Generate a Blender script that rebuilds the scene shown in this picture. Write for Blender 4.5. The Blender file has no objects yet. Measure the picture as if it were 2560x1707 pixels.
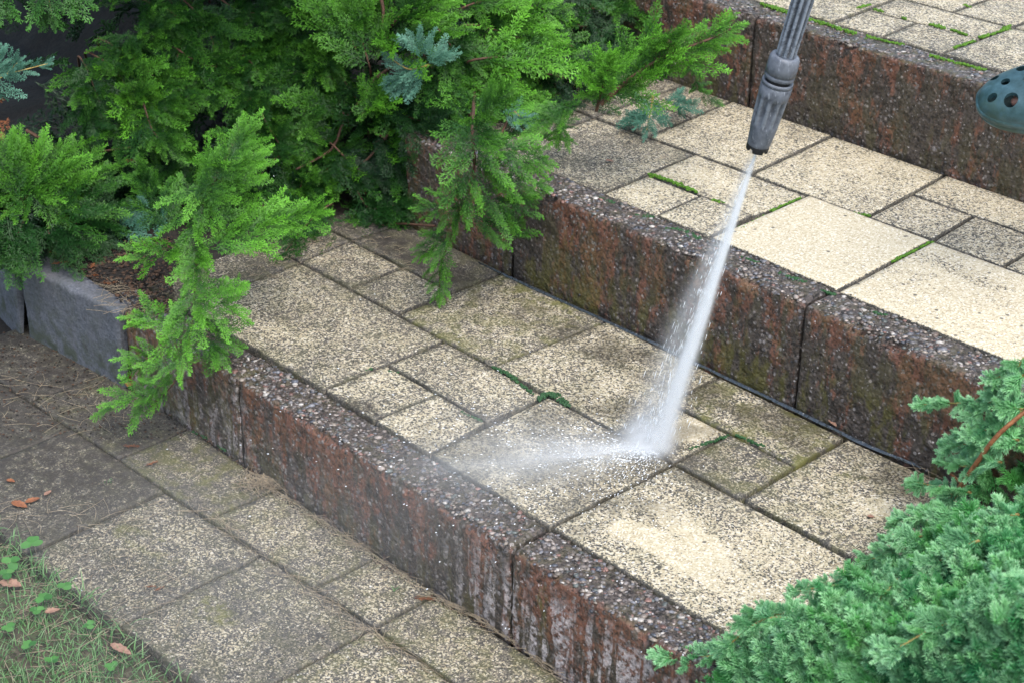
import bpy, bmesh, math, random
import numpy as np
from mathutils import Vector, Matrix

scene = bpy.context.scene
# ------------------------------------------------------------------ camera, light, exposure
CAM = np.array([1.7718, -1.7968, 1.9235]); CROT = (1.07499, -.0101, .8119); FPX = 4379.8
cam = bpy.data.cameras.new("camera"); camo = bpy.data.objects.new("camera", cam)
scene.collection.objects.link(camo); scene.camera = camo
camo.location = CAM; camo.rotation_euler = CROT
cam.sensor_width = 36; cam.lens = FPX / 2560 * 36; cam.clip_start = .05; cam.clip_end = 200
cam.dof.use_dof = True; cam.dof.focus_distance = 3.3; cam.dof.aperture_fstop = 9
SUN_EL, SUN_AZ = 62, 105          # azimuth clockwise from +y
world = bpy.data.worlds.new("World"); scene.world = world; world.use_nodes = True
wn = world.node_tree.nodes; wl = world.node_tree.links
sky = wn.new("ShaderNodeTexSky"); sky.sky_type = 'NISHITA'; sky.sun_disc = False
sky.sun_elevation = math.radians(SUN_EL); sky.sun_rotation = math.radians(SUN_AZ)
sky.dust_density = 3; sky.air_density = 1.5
wl.new(sky.outputs[0], wn["Background"].inputs[0]); wn["Background"].inputs[1].default_value = .15
sun = bpy.data.lights.new("sun", 'SUN'); sun.energy = 1.5; sun.angle = math.radians(40); sun.color = (1, .99, .98)
suno = bpy.data.objects.new("sun", sun); scene.collection.objects.link(suno)
_a, _e = math.radians(SUN_AZ), math.radians(SUN_EL)
suno.rotation_euler = Vector((math.sin(_a)*math.cos(_e), math.cos(_a)*math.cos(_e), math.sin(_e))).to_track_quat('Z', 'Y').to_euler()
scene.view_settings.view_transform = 'Standard'; scene.view_settings.look = 'None'
scene.view_settings.exposure = 1.04; scene.view_settings.gamma = 1
scene.cycles.volume_bounces = 5; scene.cycles.volume_step_rate = .35; scene.cycles.max_bounces = 8
scene.cycles.transparent_max_bounces = 16

# ------------------------------------------------------------------ helpers
rng = np.random.default_rng(7); random.seed(7)
def rotm(rx, ry, rz):
    c, s = math.cos, math.sin
    X = np.array([[1,0,0],[0,c(rx),-s(rx)],[0,s(rx),c(rx)]]); Y = np.array([[c(ry),0,s(ry)],[0,1,0],[-s(ry),0,c(ry)]])
    Zm = np.array([[c(rz),-s(rz),0],[s(rz),c(rz),0],[0,0,1]]); return Zm@Y@X
CR = rotm(*CROT)
def ray(x, y):
    x *= 2560/2352; y *= 2560/2352
    d = CR@np.array([(x-1280)/FPX, (853.5-y)/FPX, -1]); return d/np.linalg.norm(d)
def at(x, y, z):
    d = ray(x, y); return CAM + d*(z-CAM[2])/d[2]
def atd(x, y, dist): return CAM + ray(x, y)*dist
def march(x, y, f, t0=1.5, t1=7.):
    d = ray(x, y); t = t0
    while t < t1:
        p = CAM + d*t
        if p[2] < f(p[0], p[1]): return p
        t += .01
    return CAM + d*t1

def hsh(i, j, k, s):
    n = (i*374761393 + j*668265263 + k*2147483647 + s*974634777) & 0xffffffff
    n = ((n ^ (n >> 13))*1274126177) & 0xffffffff
    return ((n ^ (n >> 16)) & 0xffff)/65535.
def vnoise(P, sc, seed=0):
    Q = np.asarray(P, float)*sc + 1000.; I = np.floor(Q).astype(np.int64); f = Q-I; f = f*f*(3-2*f); r = 0
    for a in (0,1):
        for b in (0,1):
            for c in (0,1):
                w = (f[:,0] if a else 1-f[:,0])*(f[:,1] if b else 1-f[:,1])*(f[:,2] if c else 1-f[:,2])
                r = r + w*hsh(I[:,0]+a, I[:,1]+b, I[:,2]+c, seed)
    return r
def fbm(P, sc, seed=0, o=3):
    r = 0; a = .5; t = 0
    for i in range(o): r = r + a*vnoise(P, sc*2**i, seed+i); t += a; a *= .5
    return r/t
P1 = lambda x, y, z=0: np.array([[x, y, z]])

coll = scene.collection
def tag(o, label=None, cat=None, group=None, kind=None):
    if label: o['label'] = label
    if cat: o['category'] = cat
    if group: o['group'] = group
    if kind: o['kind'] = kind
    return o
def empty(name, loc=(0,0,0), parent=None):
    o = bpy.data.objects.new(name, None); coll.objects.link(o); o.location = loc
    o.empty_display_size = .05
    if parent: o.parent = parent
    return o
def link(o, parent=None):
    coll.objects.link(o)
    if parent is not None:
        o.parent = parent
        o.matrix_parent_inverse = Matrix.Translation(-Vector(parent.location)) if parent.parent is None else Matrix.Translation(-Vector(parent.location))
    return o
class MB:
    """collects vertices, faces, float attributes and colours; builds ONE mesh object"""
    def __init__(s): s.V=[]; s.F=[]; s.M=[]; s.A={}; s.n=0; s.SM=[]
    def add(s, V, faces, mat=0, smooth=True, **attrs):
        V = np.asarray(V, float).reshape(-1, 3)
        groups = faces if isinstance(faces, list) and len(faces) and isinstance(faces[0], np.ndarray) else [np.asarray(faces, int)]
        for f in groups:
            if len(f) == 0: continue
            s.F.append(f + s.n); s.M.append(np.full(len(f), mat)); s.SM.append(np.full(len(f), smooth))
        for k, v in attrs.items(): s.A.setdefault(k, []).append((s.n, np.asarray(v, float)))
        s.V.append(V); s.n += len(V); return s
    def build(s, name, mats, parent=None):
        me = bpy.data.meshes.new(name); V = np.concatenate(s.V).astype(np.float32)
        me.vertices.add(len(V)); me.vertices.foreach_set("co", V.ravel())
        tot = np.concatenate([np.full(len(f), f.shape[1]) for f in s.F]); li = np.concatenate([f.ravel() for f in s.F])
        me.loops.add(len(li)); me.loops.foreach_set("vertex_index", li.astype(np.int32))
        me.polygons.add(len(tot)); st = np.concatenate([[0], np.cumsum(tot)[:-1]])
        me.polygons.foreach_set("loop_start", st.astype(np.int32)); me.polygons.foreach_set("loop_total", tot.astype(np.int32))
        me.polygons.foreach_set("material_index", np.concatenate(s.M).astype(np.int32))
        me.polygons.foreach_set("use_smooth", np.concatenate(s.SM).astype(bool))
        for k, parts in s.A.items():
            vec = parts[0][1].ndim > 1
            if vec:
                arr = np.ones((len(V), 4), np.float32)
                for o, v in parts: arr[o:o+len(v), :3] = v
                at_ = me.attributes.new(k, 'FLOAT_COLOR', 'POINT'); at_.data.foreach_set("color", arr.ravel())
            else:
                arr = np.zeros(len(V), np.float32)
                for o, v in parts: arr[o:o+len(v)] = v
                at_ = me.attributes.new(k, 'FLOAT', 'POINT'); at_.data.foreach_set("value", arr)
        for m in (mats if isinstance(mats, (list, tuple)) else [mats]): me.materials.append(m)
        me.update(calc_edges=True); me.validate()
        o = bpy.data.objects.new(name, me); link(o, parent); return o
def grid_faces(nu, nv, wrapu=False, wrapv=False):
    i, j = np.meshgrid(np.arange(nu if wrapu else nu-1), np.arange(nv if wrapv else nv-1), indexing='ij')
    i = i.ravel(); j = j.ravel(); a = i*nv+j; b = ((i+1)%nu)*nv+j; c = ((i+1)%nu)*nv+(j+1)%nv; d = i*nv+(j+1)%nv
    return np.stack([a,b,c,d], 1)
def norm(v): return v/(np.linalg.norm(v)+1e-12)
def frame(d, up=(0,0,1)):
    d = norm(d); u = np.array(up, float); s = np.cross(d, u)
    if np.linalg.norm(s) < 1e-4: s = np.cross(d, [1,0,0])
    s = norm(s); return d, s, np.cross(s, d)
def tube(pts, rad, n=8, cap=True):
    pts = np.asarray(pts, float); k = len(pts); rad = np.broadcast_to(rad, (k,)); V = []
    for i in range(k):
        t = pts[min(i+1,k-1)]-pts[max(i-1,0)]; d, s, u = frame(t)
        a = np.arange(n)/n*2*np.pi
        V.append(pts[i] + rad[i]*(np.cos(a)[:,None]*s + np.sin(a)[:,None]*u))
    V = np.concatenate(V); F = [grid_faces(k, n, wrapv=True)]
    return V, F[0]
def spline(P, n):
    P = np.asarray(P, float); k = len(P)
    if k == 2: t = np.linspace(0,1,n)[:,None]; return P[0]*(1-t)+P[1]*t
    E = np.vstack([2*P[0]-P[1], P, 2*P[-1]-P[-2]]); out = []
    for u in np.linspace(0, k-1-1e-6, n):
        i = int(u); t = u-i; a,b,c,d = E[i:i+4]
        out.append(.5*((2*b)+(-a+c)*t+(2*a-5*b+4*c-d)*t*t+(-a+3*b-3*c+d)*t**3))
    return np.array(out)
def ico(sub=1):
    bm = bmesh.new(); bmesh.ops.create_icosphere(bm, subdivisions=sub, radius=1)
    V = np.array([v.co[:] for v in bm.verts]); F = np.array([[v.index for v in f.verts] for f in bm.faces]); bm.free(); return V, F
ICO1 = ico(1); ICO2 = ico(2)

# ------------------------------------------------------------------ node helper
class NT:
    def __init__(s, name, disp=False):
        s.m = bpy.data.materials.new(name); s.m.use_nodes = True; s.t = s.m.node_tree; s.n = s.t.nodes
        s.b = s.n["Principled BSDF"]; s.out = s.n["Material Output"]
    def L(s, a, b): s.t.links.new(a, b)
    def node(s, typ, **kw):
        x = s.n.new(typ)
        for k, v in kw.items(): setattr(x, k, v)
        return x
    def inp(s, x, i, v):
        if hasattr(v, 'is_linked') or hasattr(v, 'links'): s.L(v, x.inputs[i])
        elif v is not None: x.inputs[i].default_value = v
    def pos(s, scale=None):
        g = s.node("ShaderNodeNewGeometry").outputs["Position"]
        if scale is None: return g
        mp = s.node("ShaderNodeMapping"); s.L(g, mp.inputs[0]); mp.inputs["Scale"].default_value = scale; return mp.outputs[0]
    def noise(s, scale, detail=3, rough=.55, vec=None, dist=0):
        x = s.node("ShaderNodeTexNoise"); x.inputs["Scale"].default_value = scale; x.inputs["Detail"].default_value = detail
        x.inputs["Roughness"].default_value = rough; x.inputs["Distortion"].default_value = dist
        s.L(vec or s.pos(), x.inputs["Vector"]); return x.outputs[0]
    def voro(s, scale, feature='F1', vec=None, rnd=1):
        x = s.node("ShaderNodeTexVoronoi", feature=feature); x.inputs["Scale"].default_value = scale; x.inputs["Randomness"].default_value = rnd
        s.L(vec or s.pos(), x.inputs["Vector"]); return x
    def math(s, op, a, b=None, c=None, clamp=False):
        x = s.node("ShaderNodeMath", operation=op, use_clamp=clamp)
        for i, v in enumerate((a, b, c)): s.inp(x, i, v)
        return x.outputs[0]
    def mr(s, v, a, b, c=0., d=1., smooth=True):
        x = s.node("ShaderNodeMapRange"); x.interpolation_type = 'SMOOTHSTEP' if smooth else 'LINEAR'
        for i, q in enumerate((v, a, b, c, d)): s.inp(x, i, q)
        return x.outputs[0]
    def mix(s, f, a, b):
        x = s.node("ShaderNodeMix", data_type='RGBA'); s.inp(x, 0, f)
        for i, v in ((6, a), (7, b)):
            if isinstance(v, tuple): v = (*v, 1) if len(v) == 3 else v
            s.inp(x, i, v)
        return x.outputs[2]
    def attr(s, name, col=False):
        x = s.node("ShaderNodeAttribute", attribute_name=name); return x.outputs[0] if col else x.outputs["Fac"]
    def sep(s, v):
        x = s.node("ShaderNodeSeparateXYZ"); s.L(v, x.inputs[0]); return x.outputs
    def ramp(s, v, stops):
        x = s.node("ShaderNodeValToRGB"); s.L(v, x.inputs[0]); e = x.color_ramp.elements
        for i, (p, c) in enumerate(stops):
            el = e[i] if i < 2 else e.new(p)
            el.position = p; el.color = (*c, 1)
        return x.outputs[0]
    def bump(s, h, strength, dist, prev=None):
        x = s.node("ShaderNodeBump"); x.inputs["Strength"].default_value = strength; x.inputs["Distance"].default_value = dist
        s.L(h, x.inputs["Height"]); 
        if prev is not None: s.L(prev, x.inputs["Normal"])
        return x.outputs[0]
    def fin(s, col, rough=.8, normal=None, spec=.5, **kw):
        s.inp(s.b, "Base Color", (*col, 1) if isinstance(col, tuple) else col); s.inp(s.b, "Roughness", rough)
        s.b.inputs["Specular IOR Level"].default_value = spec
        if normal is not None: s.L(normal, s.b.inputs["Normal"])
        for k, v in kw.items(): s.inp(s.b, k, v)
        return s.m

def slab_material():
    n = NT("speckled_slab")
    v1 = n.voro(330); cell = n.sep(v1.outputs["Color"])
    fine = n.noise(430, 4, .7); mid = n.noise(110, 3, .6)
    r = n.math('ADD', n.math('MULTIPLY', cell[0], .5), n.math('MULTIPLY', fine, .75))
    r = n.math('ADD', r, n.math('MULTIPLY', mid, .5)); r = n.mr(r, .48, 1.28, 0, 1, False)
    big = n.noise(5, 4, .6); big2 = n.noise(17, 4, .65)
    D = n.attr("dirt")
    D = n.math('ADD', D, n.math('MULTIPLY', n.math('SUBTRACT', big, .5), .5))
    D = n.math('ADD', D, n.math('MULTIPLY', n.math('SUBTRACT', big2, .5), .42))
    D = n.math('MAXIMUM', D, .03)
    e0 = n.math('SUBTRACT', D, .10); e1 = n.math('ADD', D, .10)
    light = n.mr(r, e0, e1)
    cream = n.ramp(cell[1], [(0, (.34,.28,.175)), (.35, (.48,.415,.285)), (.8, (.54,.48,.345)), (1, (.67,.63,.54))])
    dirty = n.ramp(cell[2], [(0, (.032,.031,.028)), (.6, (.072,.066,.055)), (1, (.20,.175,.135))])
    # cream slowly greys as grime covers it
    cream = n.mix(n.mr(D, .4, .95, 0, .45), cream, (.25,.225,.175))
    col = n.mix(light, dirty, cream)
    alg = n.math('MULTIPLY', n.attr("algae"), n.mr(n.noise(22, 4, .7), .42, .62))
    col = n.mix(n.math('MULTIPLY', alg, .75), col, (.115,.115,.022))
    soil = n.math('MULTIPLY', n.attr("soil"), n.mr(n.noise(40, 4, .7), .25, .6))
    col = n.mix(n.math('MULTIPLY', soil, .88), col, (.026,.021,.017))  # soil cover; tone deepened so it also paints shade on the far-left lower slabs
    vp = n.voro(48); pc_ = n.sep(vp.outputs["Color"]); pit = n.math('MULTIPLY', n.mr(pc_[0], .86, .88), n.mr(vp.outputs[0], .24, .12))
    col = n.mix(n.math('MULTIPLY', pit, .85), col, (.05,.045,.038))
    wet = n.math('MULTIPLY', n.attr("wet"), n.mr(n.noise(14, 4, .6), .35, .6)); col = n.mix(n.math('MULTIPLY', wet, .6), col, (.06,.052,.036))
    h = n.math('ADD', n.math('MULTIPLY', light, .6), fine); h = n.math('SUBTRACT', h, pit)
    nb = n.bump(h, .55, .0016); nb = n.bump(n.noise(30, 3), .25, .004, nb)
    return n.fin(col, n.math('SUBTRACT', n.mr(n.noise(9, 3), .3, .7, .58, .82), n.math('MULTIPLY', wet, .42)), nb, .5)
def kerb_material():
    n = NT("pitted_kerb_concrete")
    P = n.pos(); xyz = n.sep(P)
    st = n.pos((1, 1, .35))
    big = n.noise(9, 4, .65, st); mid = n.noise(45, 4, .7, st); fine = n.noise(190, 4, .75)
    v = n.voro(110); cell = n.sep(v.outputs["Color"]); v2 = n.voro(230); c2 = n.sep(v2.outputs["Color"])
    base = n.ramp(fine, [(.25, (.022,.019,.017)), (.5, (.064,.050,.042)), (.75, (.15,.118,.100))])
    rust = n.ramp(c2[1], [(0, (.18,.068,.040)), (1, (.30,.115,.066))])
    upper = n.attr("upper")                       # 1 near the upper arris of the face: less eroded red facing
    rm = n.math('ADD', n.math('MULTIPLY', big, .9), n.math('MULTIPLY', mid, .9)); rm = n.math('ADD', rm, n.math('MULTIPLY', upper, .16))
    rm = n.math('MULTIPLY', n.mr(rm, .95, 1.12), n.attr("face"))
    col = n.mix(n.math('MULTIPLY', rm, .68), base, rust)
    stone = n.ramp(cell[0], [(0, (.10,.10,.115)), (.4, (.20,.165,.15)), (.75, (.27,.25,.25)), (1, (.38,.33,.30))])
    sm = n.math('MULTIPLY', n.mr(cell[1], .62, .68), n.mr(v.outputs[0], .55, .35))
    col = n.mix(n.math('MULTIPLY', sm, .85), col, stone)
    pit = n.mr(n.noise(100, 5, .8), .53, .60)
    col = n.mix(n.math('MULTIPLY', pit, .85), col, (.018,.014,.012))
    fleck = n.math('MULTIPLY', n.mr(c2[2], .95, .97), n.mr(n.noise(170, 3), .52, .6)); col = n.mix(n.math('MULTIPLY', fleck, .8), col, (.55,.50,.49))
    alg = n.math('MULTIPLY', n.attr("algae"), n.mr(n.noise(26, 4, .7, st), .44, .6))
    col = n.mix(n.math('MULTIPLY', alg, .8), col, (.105,.095,.018))
    # chalky runs down the face
    lime = n.math('MULTIPLY', n.attr("lime"), n.mr(n.noise(44, 4, .6, n.pos((1, 1, .09)), .4), .45, .54))
    lime = n.math('MULTIPLY', lime, n.mr(n.noise(90, 5, .75), .40, .56)); lime = n.math('MULTIPLY', lime, n.mr(n.noise(16, 3, .6), .34, .5))
    col = n.mix(n.math('MULTIPLY', lime, .9), col, (.56,.50,.50))
    h = n.math('ADD', n.math('MULTIPLY', v.outputs[0], -.8), fine); h = n.math('SUBTRACT', h, n.math('MULTIPLY', pit, .8))
    nb = n.bump(h, .9, .004); nb = n.bump(n.noise(35, 4, .6), .6, .006, nb)
    return n.fin(col, n.mr(fine, .3, .7, .28, .65), nb, .55)
def grey_block_material():
    n = NT("weathered_grey_concrete"); st = n.pos((1,1,.4))
    f = n.noise(150, 4, .7); col = n.ramp(f, [(.3, (.055,.060,.072)), (.7, (.155,.165,.19))])
    col = n.mix(n.mr(n.noise(9, 4, .6, st), .45, .7, 0, .6), col, (.12,.12,.135))
    col = n.mix(n.math('MULTIPLY', n.attr("algae"), n.mr(n.noise(25, 4), .4, .65)), col, (.055,.065,.045))
    col = n.mix(n.mr(n.noise(60, 3, .6), .64, .68, 0, .8), col, (.05,.05,.055))
    nb = n.bump(f, .6, .003); nb = n.bump(n.noise(25, 3), .5, .006, nb)
    return n.fin(col, .8, nb, .4)
def pebble_material():
    n = NT("exposed_pebble"); c = n.attr("col", True); k = n.ramp(n.noise(120, 3), [(.3, (.6,.58,.56)), (.7, (1,1,1))])
    x = n.node("ShaderNodeMix", data_type='RGBA', blend_type='MULTIPLY'); x.inputs[0].default_value = 1; n.L(c, x.inputs[6]); n.L(k, x.inputs[7])
    return n.fin(x.outputs[2], .42, n.bump(n.noise(300, 2), .3, .001), .5)
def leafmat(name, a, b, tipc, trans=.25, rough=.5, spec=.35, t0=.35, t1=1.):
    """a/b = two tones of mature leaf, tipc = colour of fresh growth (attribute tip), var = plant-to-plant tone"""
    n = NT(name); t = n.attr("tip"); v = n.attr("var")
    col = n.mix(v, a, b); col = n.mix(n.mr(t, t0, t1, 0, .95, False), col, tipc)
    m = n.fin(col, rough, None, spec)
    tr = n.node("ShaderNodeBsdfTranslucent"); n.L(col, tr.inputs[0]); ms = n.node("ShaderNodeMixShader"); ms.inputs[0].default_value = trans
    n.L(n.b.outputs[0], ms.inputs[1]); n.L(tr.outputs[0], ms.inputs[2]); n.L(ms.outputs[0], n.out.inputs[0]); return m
def noisy(name, c1, c2, scale=80, rough=.8, bs=.5, bd=.002, spec=.4, c3=None):
    n = NT(name); f = n.noise(scale, 4, .65); col = n.ramp(f, [(.3, c1), (.7, c2)])
    if c3: col = n.mix(n.mr(n.noise(scale*.25, 4, .6), .5, .65), col, c3)
    return n.fin(col, rough, n.bump(f, bs, bd), spec)
M_slab = slab_material(); M_kerb = kerb_material(); M_grey = grey_block_material(); M_peb = pebble_material()
M_joint = noisy("joint_grit", (.012,.011,.009), (.045,.040,.030), 160)
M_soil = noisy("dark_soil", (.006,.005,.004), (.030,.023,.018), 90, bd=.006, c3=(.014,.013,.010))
M_lawnsoil = noisy("lawn_soil", (.028,.024,.016), (.10,.085,.055), 90, bd=.006, c3=(.05,.06,.025))
M_moss = noisy("moss", (.022,.070,.008), (.12,.27,.018), 240, .85, .8, .002)
M_mossd = noisy("dark_moss", (.008,.035,.012), (.030,.105,.030), 240, .7, .8, .002)
M_bark = noisy("juniper_bark", (.035,.020,.014), (.13,.065,.038), 110, .8)
M_barko = noisy("orange_stem_bark", (.12,.045,.018), (.36,.15,.06), 110, .7)
M_barkl = noisy("young_stem", (.22,.20,.05), (.42,.27,.10), 90, .7)
M_straw = noisy("dry_straw", (.17,.13,.09), (.38,.31,.21), 60, .7)
M_rustleaf = noisy("rusty_leaf", (.13,.042,.018), (.30,.115,.045), 120, .7)
M_pinkleaf = noisy("pale_brown_leaf", (.17,.09,.06), (.34,.20,.14), 120, .7)
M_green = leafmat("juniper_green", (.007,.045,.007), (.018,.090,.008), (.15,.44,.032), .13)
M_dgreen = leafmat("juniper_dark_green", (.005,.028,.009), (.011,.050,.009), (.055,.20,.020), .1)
M_blue = leafmat("juniper_blue", (.035,.125,.080), (.065,.19,.125), (.15,.34,.24), .2)
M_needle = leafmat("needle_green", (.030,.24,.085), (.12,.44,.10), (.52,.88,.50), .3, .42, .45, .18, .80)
M_grass = leafmat("grass_blade", (.07,.17,.055), (.15,.30,.11), (.32,.46,.25), .3)
M_clover = leafmat("clover_leaf", (.035,.14,.03), (.08,.24,.055), (.12,.30,.08), .3)

# ------------------------------------------------------------------ measured layout
U = .16; K = .096
ZT = [0, .192, .416, .638]; YT = [-K, 0, .736, 1.472]; XT = [-3.146*U, 0, .174*U, -2.68*U]
MEAS = """1,0,0,1367,1322;1,0,2,1683,1159;1,0,3,1824,1085;1,1,2,1860,1243;1,1,3,1987,1167;1,1,4,2129,1088;1,-2,0,1083,1131;1,-2,1,1216,1057;1,-2,2,1358,996;1,-3,0,936,1050;1,-3,1,1083,990;1,-4,0,816,971;1,-4,1,958,914;1,-4,2,1105,854;1,-7,2,749,656;1,-6,2,882,719;1,-5,2,996,784;1,-7,3,882,599;1,-6,3,1018,664;1,-5,4,1258,681;1,-3,2,1243,912;1,-3,4,1510,806;1,-1,2,1547,1074;1,-1,4,1805,936;2,0,0,2091,730;2,0,2,2328,604;2,0,3,2434,542;2,-2,2,2021,490;2,-1,2,2179,539;2,-1,4,2386,427;2,-1,3,2288,482;2,-3,2,1879,436;2,-3,4,2086,338;2,-4,2,1732,388;2,-5,2,1628,340;2,-2,1,1884,539;2,-3,1,1743,493;2,-4,1,1618,437;2,-4,0,1492,490;2,-3,0,1637,541;2,1,2,2505,669;3,-1,0,2072,60;3,-1,1,2173,24;3,0,1,2296,57;3,0,0,2206,93;3,1,0,2364,133;3,1,1,2440,103;0,0,-1,647,1389;0,0,-3,288,1567;0,-2,-1,403,1230;0,-2,-3,70,1380;0,1,-1,795,1463;0,2,-1,936,1567;0,-1,-1,533,1289"""
CORR = {0:[],1:[],2:[],3:[]}
for row in MEAS.split(';'):
    t,u,v,x,y = map(float, row.split(',')); t = int(t)
    w = at(x*2352/2560, y*2352/2560, ZT[t])[:2]; CORR[t].append((u, v, w-np.array([XT[t]+u*U, YT[t]+v*U])))
CY = {}
for t_, L_ in CORR.items():
    A_ = np.array([[1, a, b, b*b] for a, b, d in L_]); y_ = np.array([d[1] for a, b, d in L_])
    CY[t_] = np.linalg.solve(A_.T@A_+.05*np.diag([1,8,8,8]), A_.T@y_)
def uv2w(t, u, v):
    base = np.array([XT[t]+u*U, YT[t]+v*U]); num = np.zeros(2); den = .35
    for a, b, d in CORR[t]:
        q = (a-u)**2+(b-v)**2
        if q < 1e-6: c = d.copy(); break
        w = 1/q**1.3; num += w*d; den += w
    else: c = num/den
    c = c.copy(); c[1] = float(CY[t]@np.array([1, u, v, v*v]))*(1 if -8 < u < 3.5 else .5)
    # the kerb and riser lines stay straight: no drift across the terrace there
    if t in (1,2,3) and v == 0: c[1] = min(max(c[1], -.004), .006)
    if v == 4: c[1] = min(c[1], .0)-.004
    if t == 0 and v == 0: c[1] = -.004
    return base + c

def slab(t, u0, u1, v0, v1, dirt, algae, soil, parent, patches=(), label=None):
    c = np.array([uv2w(t,u0,v0), uv2w(t,u1,v0), uv2w(t,u1,v1), uv2w(t,u0,v1)])
    g = .0023 + rng.uniform(0, .0018); ctr = c.mean(0)
    e1 = norm(c[1]-c[0]); e2 = norm(c[3]-c[0]); 
    sg = np.array([[1,1],[-1,1],[-1,-1],[1,-1]]); c = np.array([c[i] + g*(sg[i,0]*e1+sg[i,1]*e2) for i in range(4)])
    Lu = np.linalg.norm(c[1]-c[0]); Lv = np.linalg.norm(c[3]-c[0]); nu = max(6, int(Lu/.012)); nv = max(6, int(Lv/.012))
    def ax(n, L): a = np.linspace(0, 1, n); b = .0025/L; return np.concatenate([[0], np.clip(a, b, 1-b), [1]])
    su, sv = ax(nu, Lu), ax(nv, Lv); S, T = np.meshgrid(su, sv, indexing='ij'); S = S.ravel()[:,None]; T = T.ravel()[:,None]
    XY = (1-S)*(1-T)*c[0]+S*(1-T)*c[1]+S*T*c[2]+(1-S)*T*c[3]
    edge = (S[:,0]<=0)|(S[:,0]>=1)|(T[:,0]<=0)|(T[:,0]>=1)
    P = np.column_stack([XY, np.zeros(len(XY))])
    tilt = rng.normal(0, .0012, 2); dz = rng.normal(0, .0009)
    z = ZT[t] + dz + (S[:,0]-.5)*tilt[0] + (T[:,0]-.5)*tilt[1] + (fbm(P, 60, 3)-.5)*.0012
    z[edge] -= .0034
    wob = (fbm(P*1, 60, 5, 4)-.5)[:,None]*.008*edge[:,None]; P[:,:2] += wob
    P[:,2] = z
    n0 = len(P); NU, NV = len(su), len(sv); F = grid_faces(NU, NV)
    ring = [i*NV for i in range(NU)] + [(NU-1)*NV+j for j in range(1,NV)] + [i*NV+NV-1 for i in range(NU-2,-1,-1)] + [j for j in range(NV-2,0,-1)]
    low = P[ring].copy(); low[:,2] = ZT[t]-.04; m = len(ring); r = np.array(ring)
    k = np.arange(m); Fs = np.stack([r[(k+1)%m], r, n0+k, n0+(k+1)%m], 1)
    V = np.vstack([P, low]); d = np.full(len(V), dirt, float)
    # grime gathers towards the joints
    ed = np.minimum(np.minimum(S[:,0], 1-S[:,0])*Lu, np.minimum(T[:,0], 1-T[:,0])*Lv); ed = np.concatenate([ed, np.zeros(m)])
    d += .10*np.exp(-ed/.012)*(.3+dirt) + .9*(ed <= 1e-9) ; al = np.full(len(V), algae, float) + .5*np.exp(-ed/.02)*algae
    so = np.full(len(V), soil, float)
    wt = np.zeros(len(V))
    wn_ = (fbm(V, 30, 9, 4)-.5)*.05
    for (px, py, rx, ry, ang, val, kind) in patches:
        p = at(px, py, ZT[t]); q = V[:,:2]-p[:2]; ca, sa = math.cos(math.radians(ang)), math.sin(math.radians(ang))
        a = (q[:,0]*ca+q[:,1]*sa)/rx; b = (-q[:,0]*sa+q[:,1]*ca)/ry; f = np.clip((1.12-(np.sqrt(a*a+b*b)+wn_*8))/.3, 0, 1)
        if kind == 'w': wt = np.maximum(wt, f*val)
        elif kind == 'd': d = d*(1-f)+val*f
        elif kind == 'a': al = np.maximum(al, f*val)
        else: so = np.maximum(so, f*val)
    mb = MB(); mb.add(V, [F, Fs], dirt=d, algae=al, soil=so, wet=wt)
    o = mb.build("slab", M_slab, parent)
    if label: o['label'] = label
    return o

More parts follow.
